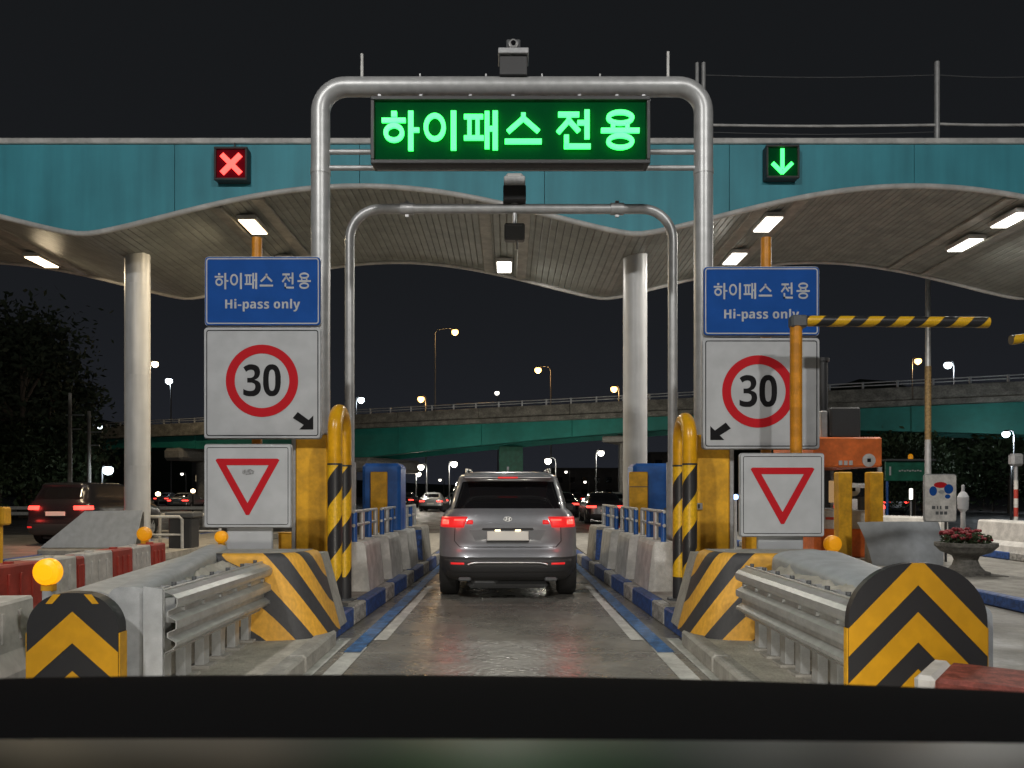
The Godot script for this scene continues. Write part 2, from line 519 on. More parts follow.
# ---------------------------------------------------------------- ground
func ground():
	var g := Mb.new()
	g.quad(v3(-500, -0.02, 60), v3(500, -0.02, 60), v3(500, -0.02, -700), v3(-500, -0.02, -700), Vector3.UP)
	struct("ground", g, M.asphalt)
	g = Mb.new()
	g.quad(v3(-45, -0.012, 20), v3(45, -0.012, 20), v3(45, -0.012, -27), v3(-45, -0.012, -27), Vector3.UP)
	struct("pavement", g, M.plaza)
	# lane of cast concrete slabs with open joints
	var lane = struct_root("lane_road")
	var z = 5.0
	while z > -30.0:
		var s := Mb.new()
		s.box(v3(0, -0.03, 0), v3(3.56, 0.06, 2.985), Basis.IDENTITY, 0.006)
		var o = obj("slab", s, M.road, lane)
		o.position = v3(0, 0, z - 1.5)
		z -= 3.0
	# painted lines
	var lines = struct_root("road_markings")
	for s in [-1, 1]:
		for seg in [[3.5, 7.25, 0.15, "white_line", 1.36], [3.5, 7.7, 0.12, "white_line", 1.57]]:
			var m := Mb.new()
			m.quad(v3(s * (seg[4] - seg[2] / 2), 0.004, -seg[0]), v3(s * (seg[4] + seg[2] / 2), 0.004, -seg[0]), v3(s * (seg[4] + seg[2] / 2), 0.004, -seg[1]), v3(s * (seg[4] - seg[2] / 2), 0.004, -seg[1]), Vector3.UP)
			obj("white_line", m, M[seg[3]], lines)
		var m := Mb.new()
		m.quad(v3(s * 1.30, 0.008, -7.0), v3(s * 1.45, 0.008, -7.0), v3(s * 1.34, 0.008, -17.0), v3(s * 1.22, 0.008, -17.0), Vector3.UP)
		obj("blue_line", m, M.blue_line, lines)
		var m2 := Mb.new()
		m2.quad(v3(s * 1.16, 0.004, -7.6), v3(s * 1.285, 0.004, -7.6), v3(s * 1.22, 0.004, -12.0), v3(s * 1.14, 0.004, -12.0), Vector3.UP)
		obj("white_line", m2, M.white_line, lines)
	# dark hills far behind
	var rows = []
	var n := FastNoiseLite.new(); n.seed = 4; n.frequency = 0.004
	for i in 10:
		var r = []
		for j in 70:
			var x = -450.0 + j * 13.0
			var t = sin(PI * i / 9.0)
			r.append(v3(x, -1 + t * (5 + 6 * n.get_noise_2d(x, 0) + 42 * exp(-pow((x - 140) / 55, 2)) + 30 * exp(-pow((x + 190) / 90, 2))), -260 - i * 12.0))
		rows.append(r)
	var hm := Mb.new()
	hm.grid(rows, null, false)
	struct("hills", hm, M.leaf_dark)

# ---------------------------------------------------------------- canopy
const CF := 16.0       # depth of the front
const CB := 21.2
func wave(x):
	var t = fposmod((x - 2.55) / 11.06, 1.0)
	var s = sin(PI * t)
	return 6.555 + 0.99 * pow(sqrt(s * s + 0.004), 1.2)

func canopy():
	var c = thing("toll_canopy", "wide teal toll plaza canopy with scalloped lower edge and grey soffit", "canopy", v3(0, 0, 0))
	var y1 = 8.36
	# fascia panels, front
	var x = -24.4
	var pw = 11.06 / 3
	x = 2.55 - 11.06 * 2.5
	while x < 26:
		var poly = [Vector2(x + 0.006, y1), Vector2(x + 0.006, wave(x + 0.006))]
		for i in range(1, 13): poly.append(Vector2(x + (pw - 0.012) * i / 12.0 + 0.006, wave(x + (pw - 0.012) * i / 12.0 + 0.006)))
		poly.append(Vector2(x + pw - 0.006, y1))
		var m := Mb.new()
		m.prism(poly, 0.05, Transform3D(Basis.IDENTITY, v3(0, 0, -CF)))
		obj("fascia_panel", m, M.teal, c)
		x += pw
	# back fascia and roof closing the body
	var m := Mb.new()
	m.box(v3(0, y1 - 0.05, -(CF + CB) / 2 - 0.03), v3(53, 0.08, CB - CF - 0.08))
	obj("roof", m, M.dark_grey, c)
	m = Mb.new()
	var bp = [Vector2(-26.5, y1 - 0.1)]
	for i in 181: bp.append(Vector2(-26.5 + 53.0 * i / 180, wave(-26.5 + 53.0 * i / 180) + 0.05))
	bp.append(Vector2(26.5, y1 - 0.1))
	m.prism(bp, 0.05, Transform3D(Basis.IDENTITY, v3(0, 0, -CB - 0.06)))
	obj("back_fascia", m, M.teal, c)
	# trims
	for e in [[-CF + 0.03, 0.055], [-CB - 0.03, 0.05]]:
		m = Mb.new()
		var path = []
		for i in 241: path.append(v3(-26.5 + 53.0 * i / 240, wave(-26.5 + 53.0 * i / 240) - 0.02, e[0]))
		m.tube(path, e[1], 10)
		obj("edge_trim", m, M.white_trim, c)
	m = Mb.new()
	m.box(v3(0, y1 + 0.045, -CF + 0.03), v3(53, 0.11, 0.16), Basis.IDENTITY, 0.015)
	obj("top_cap", m, M.white_trim, c)
	# soffit boards
	var bw = 0.15
	x = -17.0
	while x < 17.0:
		var xc = x + bw / 2
		var a = atan2(wave(x + bw) - wave(x), bw)
		var b = Basis(Vector3(0, 0, 1), a)
		m = Mb.new()
		var w = (bw - 0.010) / cos(a)
		m.prism([Vector2(-w / 2, 0.05), Vector2(-w / 2, 0.008), Vector2(-w / 2 + 0.014, 0), Vector2(w / 2 - 0.014, 0), Vector2(w / 2, 0.008), Vector2(w / 2, 0.05)], CB - CF - 0.06, Transform3D(b, v3(0, 0, -(CB - CF) + 0.06)))
		var o = obj("soffit_board", m, M.soffit, c)
		o.position = v3(xc, (wave(x) + wave(x + bw)) / 2, -CF - 0.02)
		x += bw
	m = Mb.new()
	var up = []
	var dn = []
	for i in 121:
		var xx = -17.0 + 34.0 * i / 120
		up.append(v3(xx, wave(xx) + 0.09, -CF - 0.03)); dn.append(v3(xx, wave(xx) + 0.09, -CB))
	m.grid([up, dn])
	obj("soffit_backing", m, M.dark_grey, c)
	# lamp channels
	for lx in [-11.6, -5.5, -0.1, 5.5, 10.55]:
		for dx in [-0.42, 0.42]:
			m = Mb.new()
			m.box(v3(lx + dx, wave(lx + dx) - 0.02, -(CF + CB) / 2), v3(0.26, 0.06, CB - CF - 0.2), Basis.IDENTITY, 0.015)
			obj("lamp_channel", m, M.soffit_channel, c)
	# columns
	for col in [[138.0, -8.22], [635.0, 2.79], [0.0, 13.8]]:
		var t = thing("canopy_column", {138.0: "pale round steel column of the canopy on the island behind the closed lane", 635.0: "pale round steel column of the canopy beside the blue cabinet", 0.0: "pale round canopy column on the island past the orange booth"}[col[0]], "column", v3(col[1], 0, -17.7), "columns that carry the toll canopy")
		m = Mb.new()
		m.tube([v3(0, 0.0, 0), v3(0, wave(col[1]) + 0.1, 0)], 0.265, 32)
		obj("shaft", m, M.column, t)
		m = Mb.new()
		m.tube([v3(0, 0.2, 0), v3(0, 0.26, 0)], 0.4, 24)
		obj("base_plate", m, M.galvanised, t)
	# lamps under the canopy
	for l in [[-5.5, 17.2, "warm"], [-5.5, 20.0, "warm"], [-11.6, 19.87, "warm"], [-0.12, 20.0, "white"], [5.5, 17.0, "white"], [5.5, 19.5, "white"], [10.55, 16.8, "white"], [10.55, 18.5, "white"]]:
		var where = {-5.5: "over the closed lane with the red cross", -11.6: "over the lane of the dark car", -0.12: "over the lane of the grey car", 5.5: "over the lane with the green arrow", 10.55: "over the lane past the booth"}[l[0]]
		var t = thing("canopy_lamp", "lit %s light panel %s, %s" % [l[2], where, "by the teal fascia" if l[1] < 18.0 else "by the rear edge"], "lamp", v3(l[0], wave(l[0]) - 0.14, -l[1]), "lamps under the toll canopy")
		m = Mb.new()
		m.box(v3(0, 0.05, 0), v3(0.42, 0.1, 0.98), Basis.IDENTITY, 0.02)
		obj("housing", m, M.white_trim, t)
		m = Mb.new()
		m.box(v3(0, -0.012, 0), v3(0.34, 0.024, 0.88), Basis.IDENTITY, 0.008)
		obj("light_panel", m, M["lamp_" + l[2]], t)
		var al := AreaLight3D.new()
		al.name = "lamp_glow"
		al.area_size = Vector2(0.34, 0.88)
		al.light_color = lc(1.0, 0.80, 0.52) if l[2] == "warm" else lc(1.0, 0.95, 0.86)
		al.light_energy = 18.0
		al.area_range = 200.0
		al.shadow_enabled = true
		t.add_child(al, true)
		al.position = v3(0, -0.03, 0); al.rotation_degrees.x = -90
	# mast and cables on the roof
	for px in [[937, 62, "thin roof mast carrying cables above the green arrow lane", 0.055], [697, 63, "short roof mast beside the gantry bend", 0.04], [703.5, 63, "second short roof mast beside the gantry bend", 0.045]]:
		var p = at(px[0], px[1], 17.0)
		var t = thing("roof_mast", px[2], "mast", v3(p.x, 8.4, p.z))
		m = Mb.new()
		m.tube([v3(0, 0, 0), v3(0, p.y - 8.4, 0)], px[3], 10)
		obj("pole", m, M.galvanised, t)
		m = Mb.new()
		m.box(v3(0, 0.09, 0), v3(0.34, 0.2, 0.3), Basis.IDENTITY, 0.02)
		obj("base_block", m, M.concrete, t)
	for w in [[75, 0.012, "thin dark cable strung between the roof masts", 703.5, 937], [75, 0.0125, "thin dark cable strung away from the roof mast", 937, 1060], [125, 0.03, "pale conduit strung low along the canopy roof edge", 703.5, 937], [124, 0.0305, "pale conduit running on past the roof mast", 937, 1060], [132, 0.012, "thin cable just above the canopy roof edge", 703.5, 937]]:
		var path = []
		for i in 21:
			var f = i / 20.0
			path.append(at(lerpf(w[3], w[4], f), w[0] + sin(PI * f) * (2.5 if w[1] < 0.02 else 1.2), 17.0))
		var t = thing("roof_cable", w[2], "cable", path[0])
		var loc = []
		for p in path: loc.append(p - path[0])
		m = Mb.new()
		m.tube(loc, w[1], 6)
		obj("cable", m, M.white_trim if w[1] > 0.02 else M.dark_grey, t)

# ---------------------------------------------------------------- overpass
func op(x, y):     # point of the overpass face over the ground at x
	return v3(x, y, -(50.0 + (32.0 - x) * 0.4638))

func girder_y(x):
	var t = absf(fposmod(x - 13.0 + 26.0, 52.0) - 26.0) / 26.0
	return 6.15 - 1.6 * pow(t, 1.3)

func overpass():
	var o = thing("overpass", "long road overpass with concrete parapet and haunched teal steel girder", "overpass")
	var dir = (op(1, 0) - op(0, 0)).normalized()
	var back = v3(dir.z, 0, -dir.x)
	if back.z > 0: back = -back
	var m: Mb
	var x0 = -75.0; var x1 = 70.0
	# deck and parapets, in cast lengths
	var x = x0
	while x < x1:
		var w = 7.25
		for bk in [0.0, 9.0]:
			m = Mb.new()
			var a = op(x + 0.02, 7.5) + back * bk; var b = op(x + w - 0.02, 7.5) + back * bk
			m.box((a + b) / 2 + v3(0, 0.45, 0) + back * 0.15, v3(a.distance_to(b), 0.9, 0.3), Basis(dir, Vector3.UP, dir.cross(Vector3.UP)), 0.03)
			obj("parapet", m, M.concrete_deck, o)
		m = Mb.new()
		var a = op(x, 7.32); var b = op(x + w, 7.32)
		m.box((a + b) / 2 + back * 4.6, v3(a.distance_to(b), 0.34, 9.5), Basis(dir, Vector3.UP, dir.cross(Vector3.UP)))
		obj("deck_slab", m, M.concrete_deck, o)
		x += w
	# railing
	for y in [8.62, 8.82]:
		m = Mb.new()
		m.tube([op(x0, y) + back * 0.15, op(x1, y) + back * 0.15], 0.045, 8)
		obj("rail", m, M.galvanised, o)
	x = x0
	var pm := Mb.new()
	pm.box(v3(0, 0.24, 0), v3(0.12, 0.5, 0.1))
	var post = pm.mesh(M.galvanised)
	while x < x1:
		var p = obj("rail_post", post, null, o)
		p.position = op(x, 8.38) + back * 0.15
		x += 1.9
	# girders: front web with flange and stiffeners
	for bk in [0.5, 5.5]:
		x = x0
		while x < x1:
			var w = 7.25
			m = Mb.new()
			var poly = [Vector2(0.01, 7.14)]
			var len_ = op(x, 0).distance_to(op(x + w, 0))
			for i in 9: poly.append(Vector2(len_ * i / 8.0 * 0.998 + 0.01, girder_y(x + w * i / 8.0)))
			poly.append(Vector2(len_ * 0.998 + 0.01, 7.14))
			m.prism(poly, 0.06, Transform3D(Basis(dir, Vector3.UP, dir.cross(Vector3.UP)), op(x, 0) + back * bk))
			obj("girder_panel", m, M.girder_teal, o)
			if bk < 1.0:
				m = Mb.new()
				m.box(op(x, (7.14 + girder_y(x)) / 2) + back * (bk - 0.08), v3(0.09, 7.14 - girder_y(x), 0.16), Basis(dir, Vector3.UP, dir.cross(Vector3.UP)))
				obj("stiffener", m, M.girder_teal, o)
			x += w
	m = Mb.new()
	var rows = [[], []]
	for i in 160:
		var xx = lerpf(x0, x1, i / 159.0)
		rows[0].append(op(xx, girder_y(xx) - 0.01) + back * 0.3); rows[1].append(op(xx, girder_y(xx) - 0.01) + back * 0.95)
	m.grid(rows)
	obj("bottom_flange", m, M.girder_teal, o)
	# piers
	for px in [[-34.0, 2.4], [-13.5, 2.4], [39.0, 2.4], [7.4, 0.55]]:
		m = Mb.new()
		var p = op(px[0], 0) + back * 4.5
		var top = girder_y(px[0])
		if px[1] > 1.0:
			m.tube([p + v3(0, -0.1, 0), p + v3(0, top - 1.2, 0)], 0.95, 20)
			m.box(p + v3(0, top - 0.65, 0), v3(2.6, 1.25, 9.0), Basis(dir, Vector3.UP, dir.cross(Vector3.UP)), 0.3)
		else:
			m.tube([p + v3(0, -0.1, 0), p + v3(0, top, 0)], 0.24, 14)
			m.box(p + v3(0, top - 0.25, 0), v3(1.9, 0.5, 5.0), Basis(dir, Vector3.UP, dir.cross(Vector3.UP)), 0.1)
		obj("pier", m, M.concrete, o)

# ---------------------------------------------------------------- islands
func kerb_x(d): return lerpf(1.66, 1.38, clampf((d - 7.5) / 7.5, 0.0, 1.2))

func islands():
	# raised islands beside the lane
	for s in [-1, 1]:
		var isl = struct_root("island_pavement")
		var m := Mb.new()
		var outer = 3.0
		# low apron at the nose, then the full height island
		var poly = [Vector2(s * 1.60, -2.0), Vector2(s * 1.66, -7.45), Vector2(s * outer, -7.45), Vector2(s * outer, -2.0)]
		m.prism(poly, 0.125, Transform3D(Basis(Vector3.RIGHT, Vector3(0, 0, 1), Vector3.UP), Vector3.ZERO))
		obj("apron", m, M.concrete_dirt, isl)
		m = Mb.new()
		poly = [Vector2(s * (kerb_x(7.45) + 0.14), -7.455), Vector2(s * (kerb_x(15) + 0.14), -15.0), Vector2(s * (kerb_x(16.5) + 0.14), -24.0), Vector2(s * outer, -24.0), Vector2(s * outer, -7.455)]
		m.prism(poly, 0.2, Transform3D(Basis(Vector3.RIGHT, Vector3(0, 0, 1), Vector3.UP), Vector3.ZERO))
		obj("island_top", m, M.concrete, isl)
		# kerb stones, blue and white in turn
		var kerb = struct_root("kerb")
		var d = 7.46
		var k = 0
		for len_ in [0.95, 0.6, 1.15, 0.62, 1.0, 0.7, 1.0, 0.7, 1.0, 0.7, 1.0, 0.7, 1.0, 0.7, 1.0, 0.7]:
			var a = v3(s * (kerb_x(d) + 0.07), 0.102, -d); var b = v3(s * (kerb_x(d + len_) + 0.07), 0.102, -d - len_)
			var z = (b - a).normalized()
			m = Mb.new()
			m.box(Vector3.ZERO, v3(0.14, 0.208 if k % 2 == 0 else 0.2, len_ - 0.015), Basis(Vector3.UP.cross(z), Vector3.UP, z), 0.018)
			var o = obj("kerb_stone", m, [M.blue_paint, M.white_kerb][k % 2], kerb)
			o.position = (a + b) / 2
			d += len_; k += 1
		# low gutter kerb at the apron edge
		d = 2.6
		k = 0
		while d < 7.3:
			m = Mb.new()
			m.box(Vector3.ZERO, v3(0.15, 0.15, 1.17), Basis(Vector3.UP, -s * 0.012), 0.02)
			var o = obj("kerb_stone", m, M.concrete, kerb)
			o.position = v3(s * (1.585 + 0.011 * d), 0.07 - 0.001 * (k % 2), -d - 0.6)
			d += 1.19; k += 1
		nose(s)
		concrete_blocks(s)
		bollard(s)
		cabinet(s)
		guard_rail(s)
	cushions()

# striped concrete nose of an island
func nose(s):
	var t = thing("island_nose", "rounded concrete island nose with orange and black stripes " + ("behind the small chevron board" if s < 0 else "behind the big chevron board"), "barrier", v3(s * 2.36, 0.12, -7.55), "striped concrete noses of the lane islands")
	var rows = []; var uvs = []
	for i in 9:
		var y = [0.0, 0.16, 0.33, 0.5, 0.64, 0.70, 0.735, 0.75, 0.752][i]
		var inset = [0.0, 0.04, 0.085, 0.13, 0.165, 0.185, 0.21, 0.26, 0.45][i]
		var r = []; var u = []
		for j in 49:
			var a = PI * j / 48.0
			var hw = 0.77 - inset; var dp = 0.66 - inset * 0.6
			var e = 0.62
			r.append(v3(-hw * signf(cos(a)) * pow(absf(cos(a)), e), y, dp * pow(absf(sin(a)), e)))
			u.append(Vector2(j / 48.0 if s > 0 else 1.0 - j / 48.0, 1.0 - y / 0.75))
		rows.append(r); uvs.append(u)
	var m := Mb.new()
	m.grid(rows, uvs, false)
	obj("shell", m, M.nose_stripes, t)
	m = Mb.new()
	var top = []
	for j in 25: top.append(Vector2(rows[7][j * 2].x, rows[7][j * 2].z))
	m.prism(top, 0.004, Transform3D(Basis(Vector3.RIGHT, Vector3(0, 0, 1), Vector3.UP), v3(0, 0.749, 0)))
	obj("top_face", m, M.concrete, t)
	m = Mb.new()
	m.prism([Vector2(-0.75, 0), Vector2(0.75, 0), Vector2(0.56, 0.70), Vector2(-0.56, 0.70)], -0.4, Transform3D(Basis.IDENTITY, v3(0, 0, -0.004)))
	obj("concrete_body", m, M.concrete, t)

func concrete_blocks(s):
	var group = "concrete blocks along the lane islands"
	var side = "on the closed-lane island" if s < 0 else "on the booth-side island"
	var k = 0
	for d in [9.75, 11.15, 12.6, 14.1]:
		var t = thing("concrete_block", "%s pale concrete barrier block %s" % [["first", "second", "third", "fourth"][k], side] + (" counted from the yellow hoop" ), "barrier", v3(s * (kerb_x(d) + 0.33 - 0.02 * k), 0.2, -d), group)
		var prof = [Vector2(-0.21, 0), Vector2(-0.20, 0.10), Vector2(-0.155, 0.56), Vector2(-0.13, 0.60), Vector2(0.13, 0.60), Vector2(0.155, 0.56), Vector2(0.20, 0.10), Vector2(0.21, 0)]
		var m := Mb.new()
		m.prism(prof, -1.12, Transform3D.IDENTITY)
		obj("block", m, M.concrete_pale if k < 3 else M.concrete, t)
		if k == 3:
			m = Mb.new()
			m.prism([Vector2(-0.165, 0.02), Vector2(-0.14, 0.55), Vector2(0.14, 0.55), Vector2(0.165, 0.02)], 0.004, Transform3D(Basis.IDENTITY, v3(0, 0, 0.0)))
			obj("blue_end_patch", m, M.blue_paint, t)
		k += 1
	# handrail of short blue posts with steel bars
	var d0 = 10.0
	for seg in [[9.85, 11.4], [11.6, 13.0], [13.2, 15.0]]:
		var t = thing("hand_rail", "%s low steel rail on blue posts over the concrete blocks %s" % [{9.85: "first", 11.6: "second", 13.2: "third"}[seg[0]], side], "railing", v3(s * (kerb_x((seg[0] + seg[1]) / 2) + 0.36), 0.8, -seg[0]), "low rails over the concrete blocks")
		var L = seg[1] - seg[0]
		for i in 4:
			var m := Mb.new()
			m.tube([v3(0, -0.02, -L * i / 3.0), v3(0, 0.36, -L * i / 3.0)], 0.035, 10)
			obj("post", m, M.blue_box if i % 2 == 0 else M.galvanised, t)
		for y in [0.2, 0.37]:
			var m := Mb.new()
			m.tube([v3(0, y, 0.06), v3(0, y, -L - 0.06)], 0.022, 8)
			obj("bar", m, M.galvanised, t)

func bollard(s):
	var t = thing("hoop_bollard", "tall yellow steel hoop guard with black striped legs " + ("on the closed-lane island" if s < 0 else "on the booth-side island"), "bollard", v3(-1.85 if s < 0 else 1.92, 0.2, -8.75), "yellow hoop guards at the island heads")
	var top = 2.09 if s < 0 else 2.0
	var r = 0.078
	for k in [0, 1]:
		var z = 0.25 - k * 0.5
		var m := Mb.new()
		m.tube([v3(0, 0.0, z), v3(0, 0.26, z)], r * 0.99, 18)
		obj("foot", m, M.chevron_black, t)
		m = Mb.new()
		m.tube([v3(0, 0.26, z), v3(0, 1.5, z)], r, 20, false, 0.60)
		obj("striped_leg", m, M.tape, t)
		m = Mb.new()
		m.tube([v3(0, 0.0, z), v3(0, 0.02, z)], r * 1.8, 18)
		obj("base_plate", m, M.dark_grey, t)
		m = Mb.new()
		m.tube([v3(0, 1.495, z), v3(0, 1.515, z)], r * 1.03, 18)
		obj("tape_edge", m, M.chevron_black, t)
	var path = [v3(0, 1.515, 0.25), v3(0, top - 0.25, 0.25)] + arc(v3(0, top - 0.25, 0), 0.25, 0.0, PI, 16, "zy").slice(1) + [v3(0, 1.515, -0.25)]
	var m := Mb.new()
	m.tube(path, r, 20, false)
	obj("hoop", m, M.yellow_tube, t)

func cabinet(s):
	# blue equipment cabinet with yellow front panel
	var ctr = v3(-2.06, 0, -12.9) if s < 0 else v3(2.32, 0, -12.9)
	var t = thing("blue_cabinet", "blue equipment cabinet with a yellow panel " + ("on the closed-lane island" if s < 0 else "in front of the canopy column"), "cabinet", v3(ctr.x, 0.2, ctr.z), "blue cabinets on the lane islands")
	var w = 0.62; var h = 1.68
	var m := Mb.new()
	m.box(v3(0, h / 2, -0.35), v3(w, h, 0.7), Basis.IDENTITY, 0.05)
	obj("case", m, M.blue_box, t)
	m = Mb.new()
	var px = -0.03 if s < 0 else -0.24
	m.box(v3(px, 0.86, 0.035), v3(0.27 if s < 0 else 0.30, 1.36, 0.06), Basis.IDENTITY, 0.012)
	obj("yellow_panel", m, M.yellow, t)
	if s > 0:
		m = Mb.new()
		m.box(v3(px, 1.30, 0.068), v3(0.29, 0.012, 0.01))
		obj("seam", m, M.dark_grey, t)
	m = Mb.new()
	m.box(v3(0.2, 0.9, 0.012), v3(0.05, 0.12, 0.03), Basis.IDENTITY, 0.01)
	obj("handle", m, M.dark_grey, t)
	# tall yellow panel behind the signs
	var q = thing("yellow_cabinet", "tall plain yellow cabinet with grey edge strip behind the signs " + ("of the closed-lane island" if s < 0 else "of the booth-side island"), "cabinet", v3(-2.235 if s < 0 else 2.31, 0.2, -9.04), "yellow cabinets behind the lane signs")
	m = Mb.new()
	var W = 0.36 if s < 0 else 0.38
	m.box(v3(0, 0.93, -0.24), v3(W, 1.86, 0.46), Basis.IDENTITY, 0.015)
	obj("case", m, M.yellow, q)
	m = Mb.new()
	m.box(v3(s * (W / 2 + 0.03), 0.93, -0.2), v3(0.055, 1.9, 0.3), Basis.IDENTITY, 0.008)
	obj("edge_strip", m, M.sign_frame, q)
	if s > 0:
		m = Mb.new()
		m.box(v3(-0.17, 1.05, 0.008), v3(0.09, 0.075, 0.014), Basis.IDENTITY, 0.004)
		obj("latch_plate", m, M.sign_frame, q)
		m = Mb.new()
		m.box(v3(-0.17, 1.05, 0.02), v3(0.02, 0.045, 0.014))
		obj("latch", m, M.dark, q)
		# short grey meter box and second yellow post below the yield sign
	var y = thing("yellow_post", "short square yellow post under the yield sign " + ("by the closed lane" if s < 0 else "by the booth-side island"), "post", v3(-2.66 if s < 0 else 2.9, 0.2, -9.6), "short yellow posts under the yield signs")
	m = Mb.new()
	m.box(v3(0, 0.36, 0), v3(0.17, 0.72, 0.17), Basis.IDENTITY, 0.012)
	obj("post", m, M.yellow, y)
	m = Mb.new()
	m.box(v3(0, 0.725, 0), v3(0.18, 0.012, 0.18), Basis.IDENTITY, 0.003)
	obj("cap", m, M.yellow, y)

# corrugated guard rail of each island nose
func guard_rail(s):
	var X = 1.96 if s > 0 else 2.16
	var d0 = 4.46 if s > 0 else 5.0
	var d1 = 6.62 if s > 0 else 7.3
	var t = thing("guard_rail", "galvanised corrugated guard rail on close posts " + ("beside the grey crash cover and amber lamp" if s < 0 else "running up to the big chevron board"), "guard rail", v3(s * X, 0.12, -d0), "guard rails at the island noses")
	var L = d1 - d0
	# W profile: x is towards the lane, y height
	var out = []
	var ys = [0.27, 0.28, 0.30, 0.325, 0.345, 0.375, 0.405, 0.43, 0.455, 0.48, 0.51, 0.54, 0.565, 0.59, 0.62, 0.645, 0.66, 0.67]
	var xs = [0.0, 0.012, 0.055, 0.082, 0.082, 0.03, 0.03, 0.082, 0.085, 0.082, 0.03, 0.03, 0.082, 0.09, 0.088, 0.06, 0.02, 0.0]
	var inn = []
	for i in ys.size():
		out.append(Vector2(-s * xs[i], ys[i])); inn.append(Vector2(-s * (xs[i] - 0.008), ys[i] + (0.002 if i == 0 else -0.002 if i == ys.size() - 1 else 0.0)))
	inn.reverse()
	var m := Mb.new()
	m.prism(out + inn, -L, Transform3D.IDENTITY)
	obj("beam", m, M.rail_steel, t)
	# top lip with folded edge
	m = Mb.new()
	m.tube([v3(s * 0.004, 0.672, 0.0), v3(s * 0.004, 0.672, -L)], 0.011, 8)
	obj("top_lip", m, M.rail_steel, t)
	m = Mb.new()
	m.tube([v3(0, 0.268, 0.0), v3(0, 0.268, -L)], 0.009, 8)
	obj("bottom_lip", m, M.rail_steel, t)
	var n = 7
	for i in n:
		var z = -0.18 - (L - 0.3) * i / (n - 1.0)
		m = Mb.new()
		var sx = s * 0.075
		m.box(v3(sx, 0.335, z - 0.05), v3(0.012, 0.67, 0.10))
		m.box(v3(sx + s * 0.03, 0.335, z), v3(0.06, 0.67, 0.010))
		m.box(v3(sx + s * 0.03, 0.335, z - 0.1), v3(0.06, 0.67, 0.010))
		obj("post", m, M.galvanised, t)
		m = Mb.new()
		m.box(v3(s * 0.035, 0.52, z - 0.05), v3(0.065, 0.16, 0.09))
		obj("spacer", m, M.galvanised, t)
		m = Mb.new()
		m.box(v3(sx + s * 0.03, 0.012, z - 0.05), v3(0.17, 0.024, 0.18), Basis.IDENTITY, 0.004)
		obj("foot_plate", m, M.concrete, t)
		for bz in [-0.05]:
			m = Mb.new()
			m.tube([v3(-s * 0.015, 0.525, z + bz), v3(-s * 0.045, 0.525, z + bz)], 0.017, 8)
			obj("bolt", m, M.galvanised, t)
			m = Mb.new()
			m.tube([v3(s * 0.03, 0.672, z + bz), v3(s * 0.03, 0.70, z + bz)], 0.016, 8)
			obj("bolt", m, M.dark_grey, t)
	if s < 0:
		m = Mb.new()
		m.prism([Vector2(-0.12, 0.02), Vector2(0.0, 0.02), Vector2(0.0, 0.68), Vector2(-0.12, 0.70)], 0.012, Transform3D(Basis.IDENTITY, v3(0, 0, 0.004)))
		obj("end_plate", m, M.grey_paint, t)
	# dirty mortar filled between rail and cover
	var f = thing("mortar_fill", "rough dirty mortar fill behind the guard rail " + ("beside the closed lane" if s < 0 else "leading to the big chevron board"), "mortar", v3(s * (X + 0.16), 0.12, -d0 - 0.1), "mortar beds behind the guard rails")
	var rows = []
	var nz := FastNoiseLite.new(); nz.seed = 9 if s < 0 else 14; nz.frequency = 2.2
	for i in 9:
		var r = []
		for j in 40:
			var xx = s * (0.0 + 0.30 * i / 8.0)
			var zz = -(L - 0.1) * j / 39.0
			var e = sin(PI * i / 8.0)
			r.append(v3(xx, 0.60 + 0.03 * e + 0.055 * nz.get_noise_2d(xx * 3, zz * 2) * e + 0.10 * float(j) / 39.0 * (i / 8.0), zz))
		rows.append(r)
	m = Mb.new()
	m.grid(rows, null, s < 0)
	obj("mortar_top", m, M.concrete_dirt, f)
	m = Mb.new()
	m.box(v3(s * 0.15, 0.295, -(L - 0.1) / 2), v3(0.28, 0.58, L - 0.14))
	obj("mortar_body", m, M.concrete_dirt, f)

# rounded grey sheet covers and chevron boards
func cover_mesh(a, b, wa, wb, ha, hb):
	var m := Mb.new()
	var rows = []
	for i in 13:
		var f = i / 12.0
		var c = a.lerp(b, f)
		var hw = lerpf(wa, wb, f) / 2; var h = lerpf(ha, hb, f)
		var r = []
		r.append(c + v3(-hw, 0, 0))
		for k in 13:
			var an = PI - PI * k / 12.0
			var cx = signf(cos(an)) * pow(absf(cos(an)), 0.55); var cy = pow(absf(sin(an)), 0.55)
			r.append(c + v3(hw * cx, h - 0.14 + 0.14 * cy, 0))
		r.append(c + v3(hw, 0, 0))
		rows.append(r)
	m.grid(rows, null, true)
	var cap = []
	for p in rows[0]: cap.append(Vector2(p.x, p.y))
	m.prism(cap, 0.006, Transform3D(Basis.IDENTITY, v3(0, 0, a.z)))
	return m

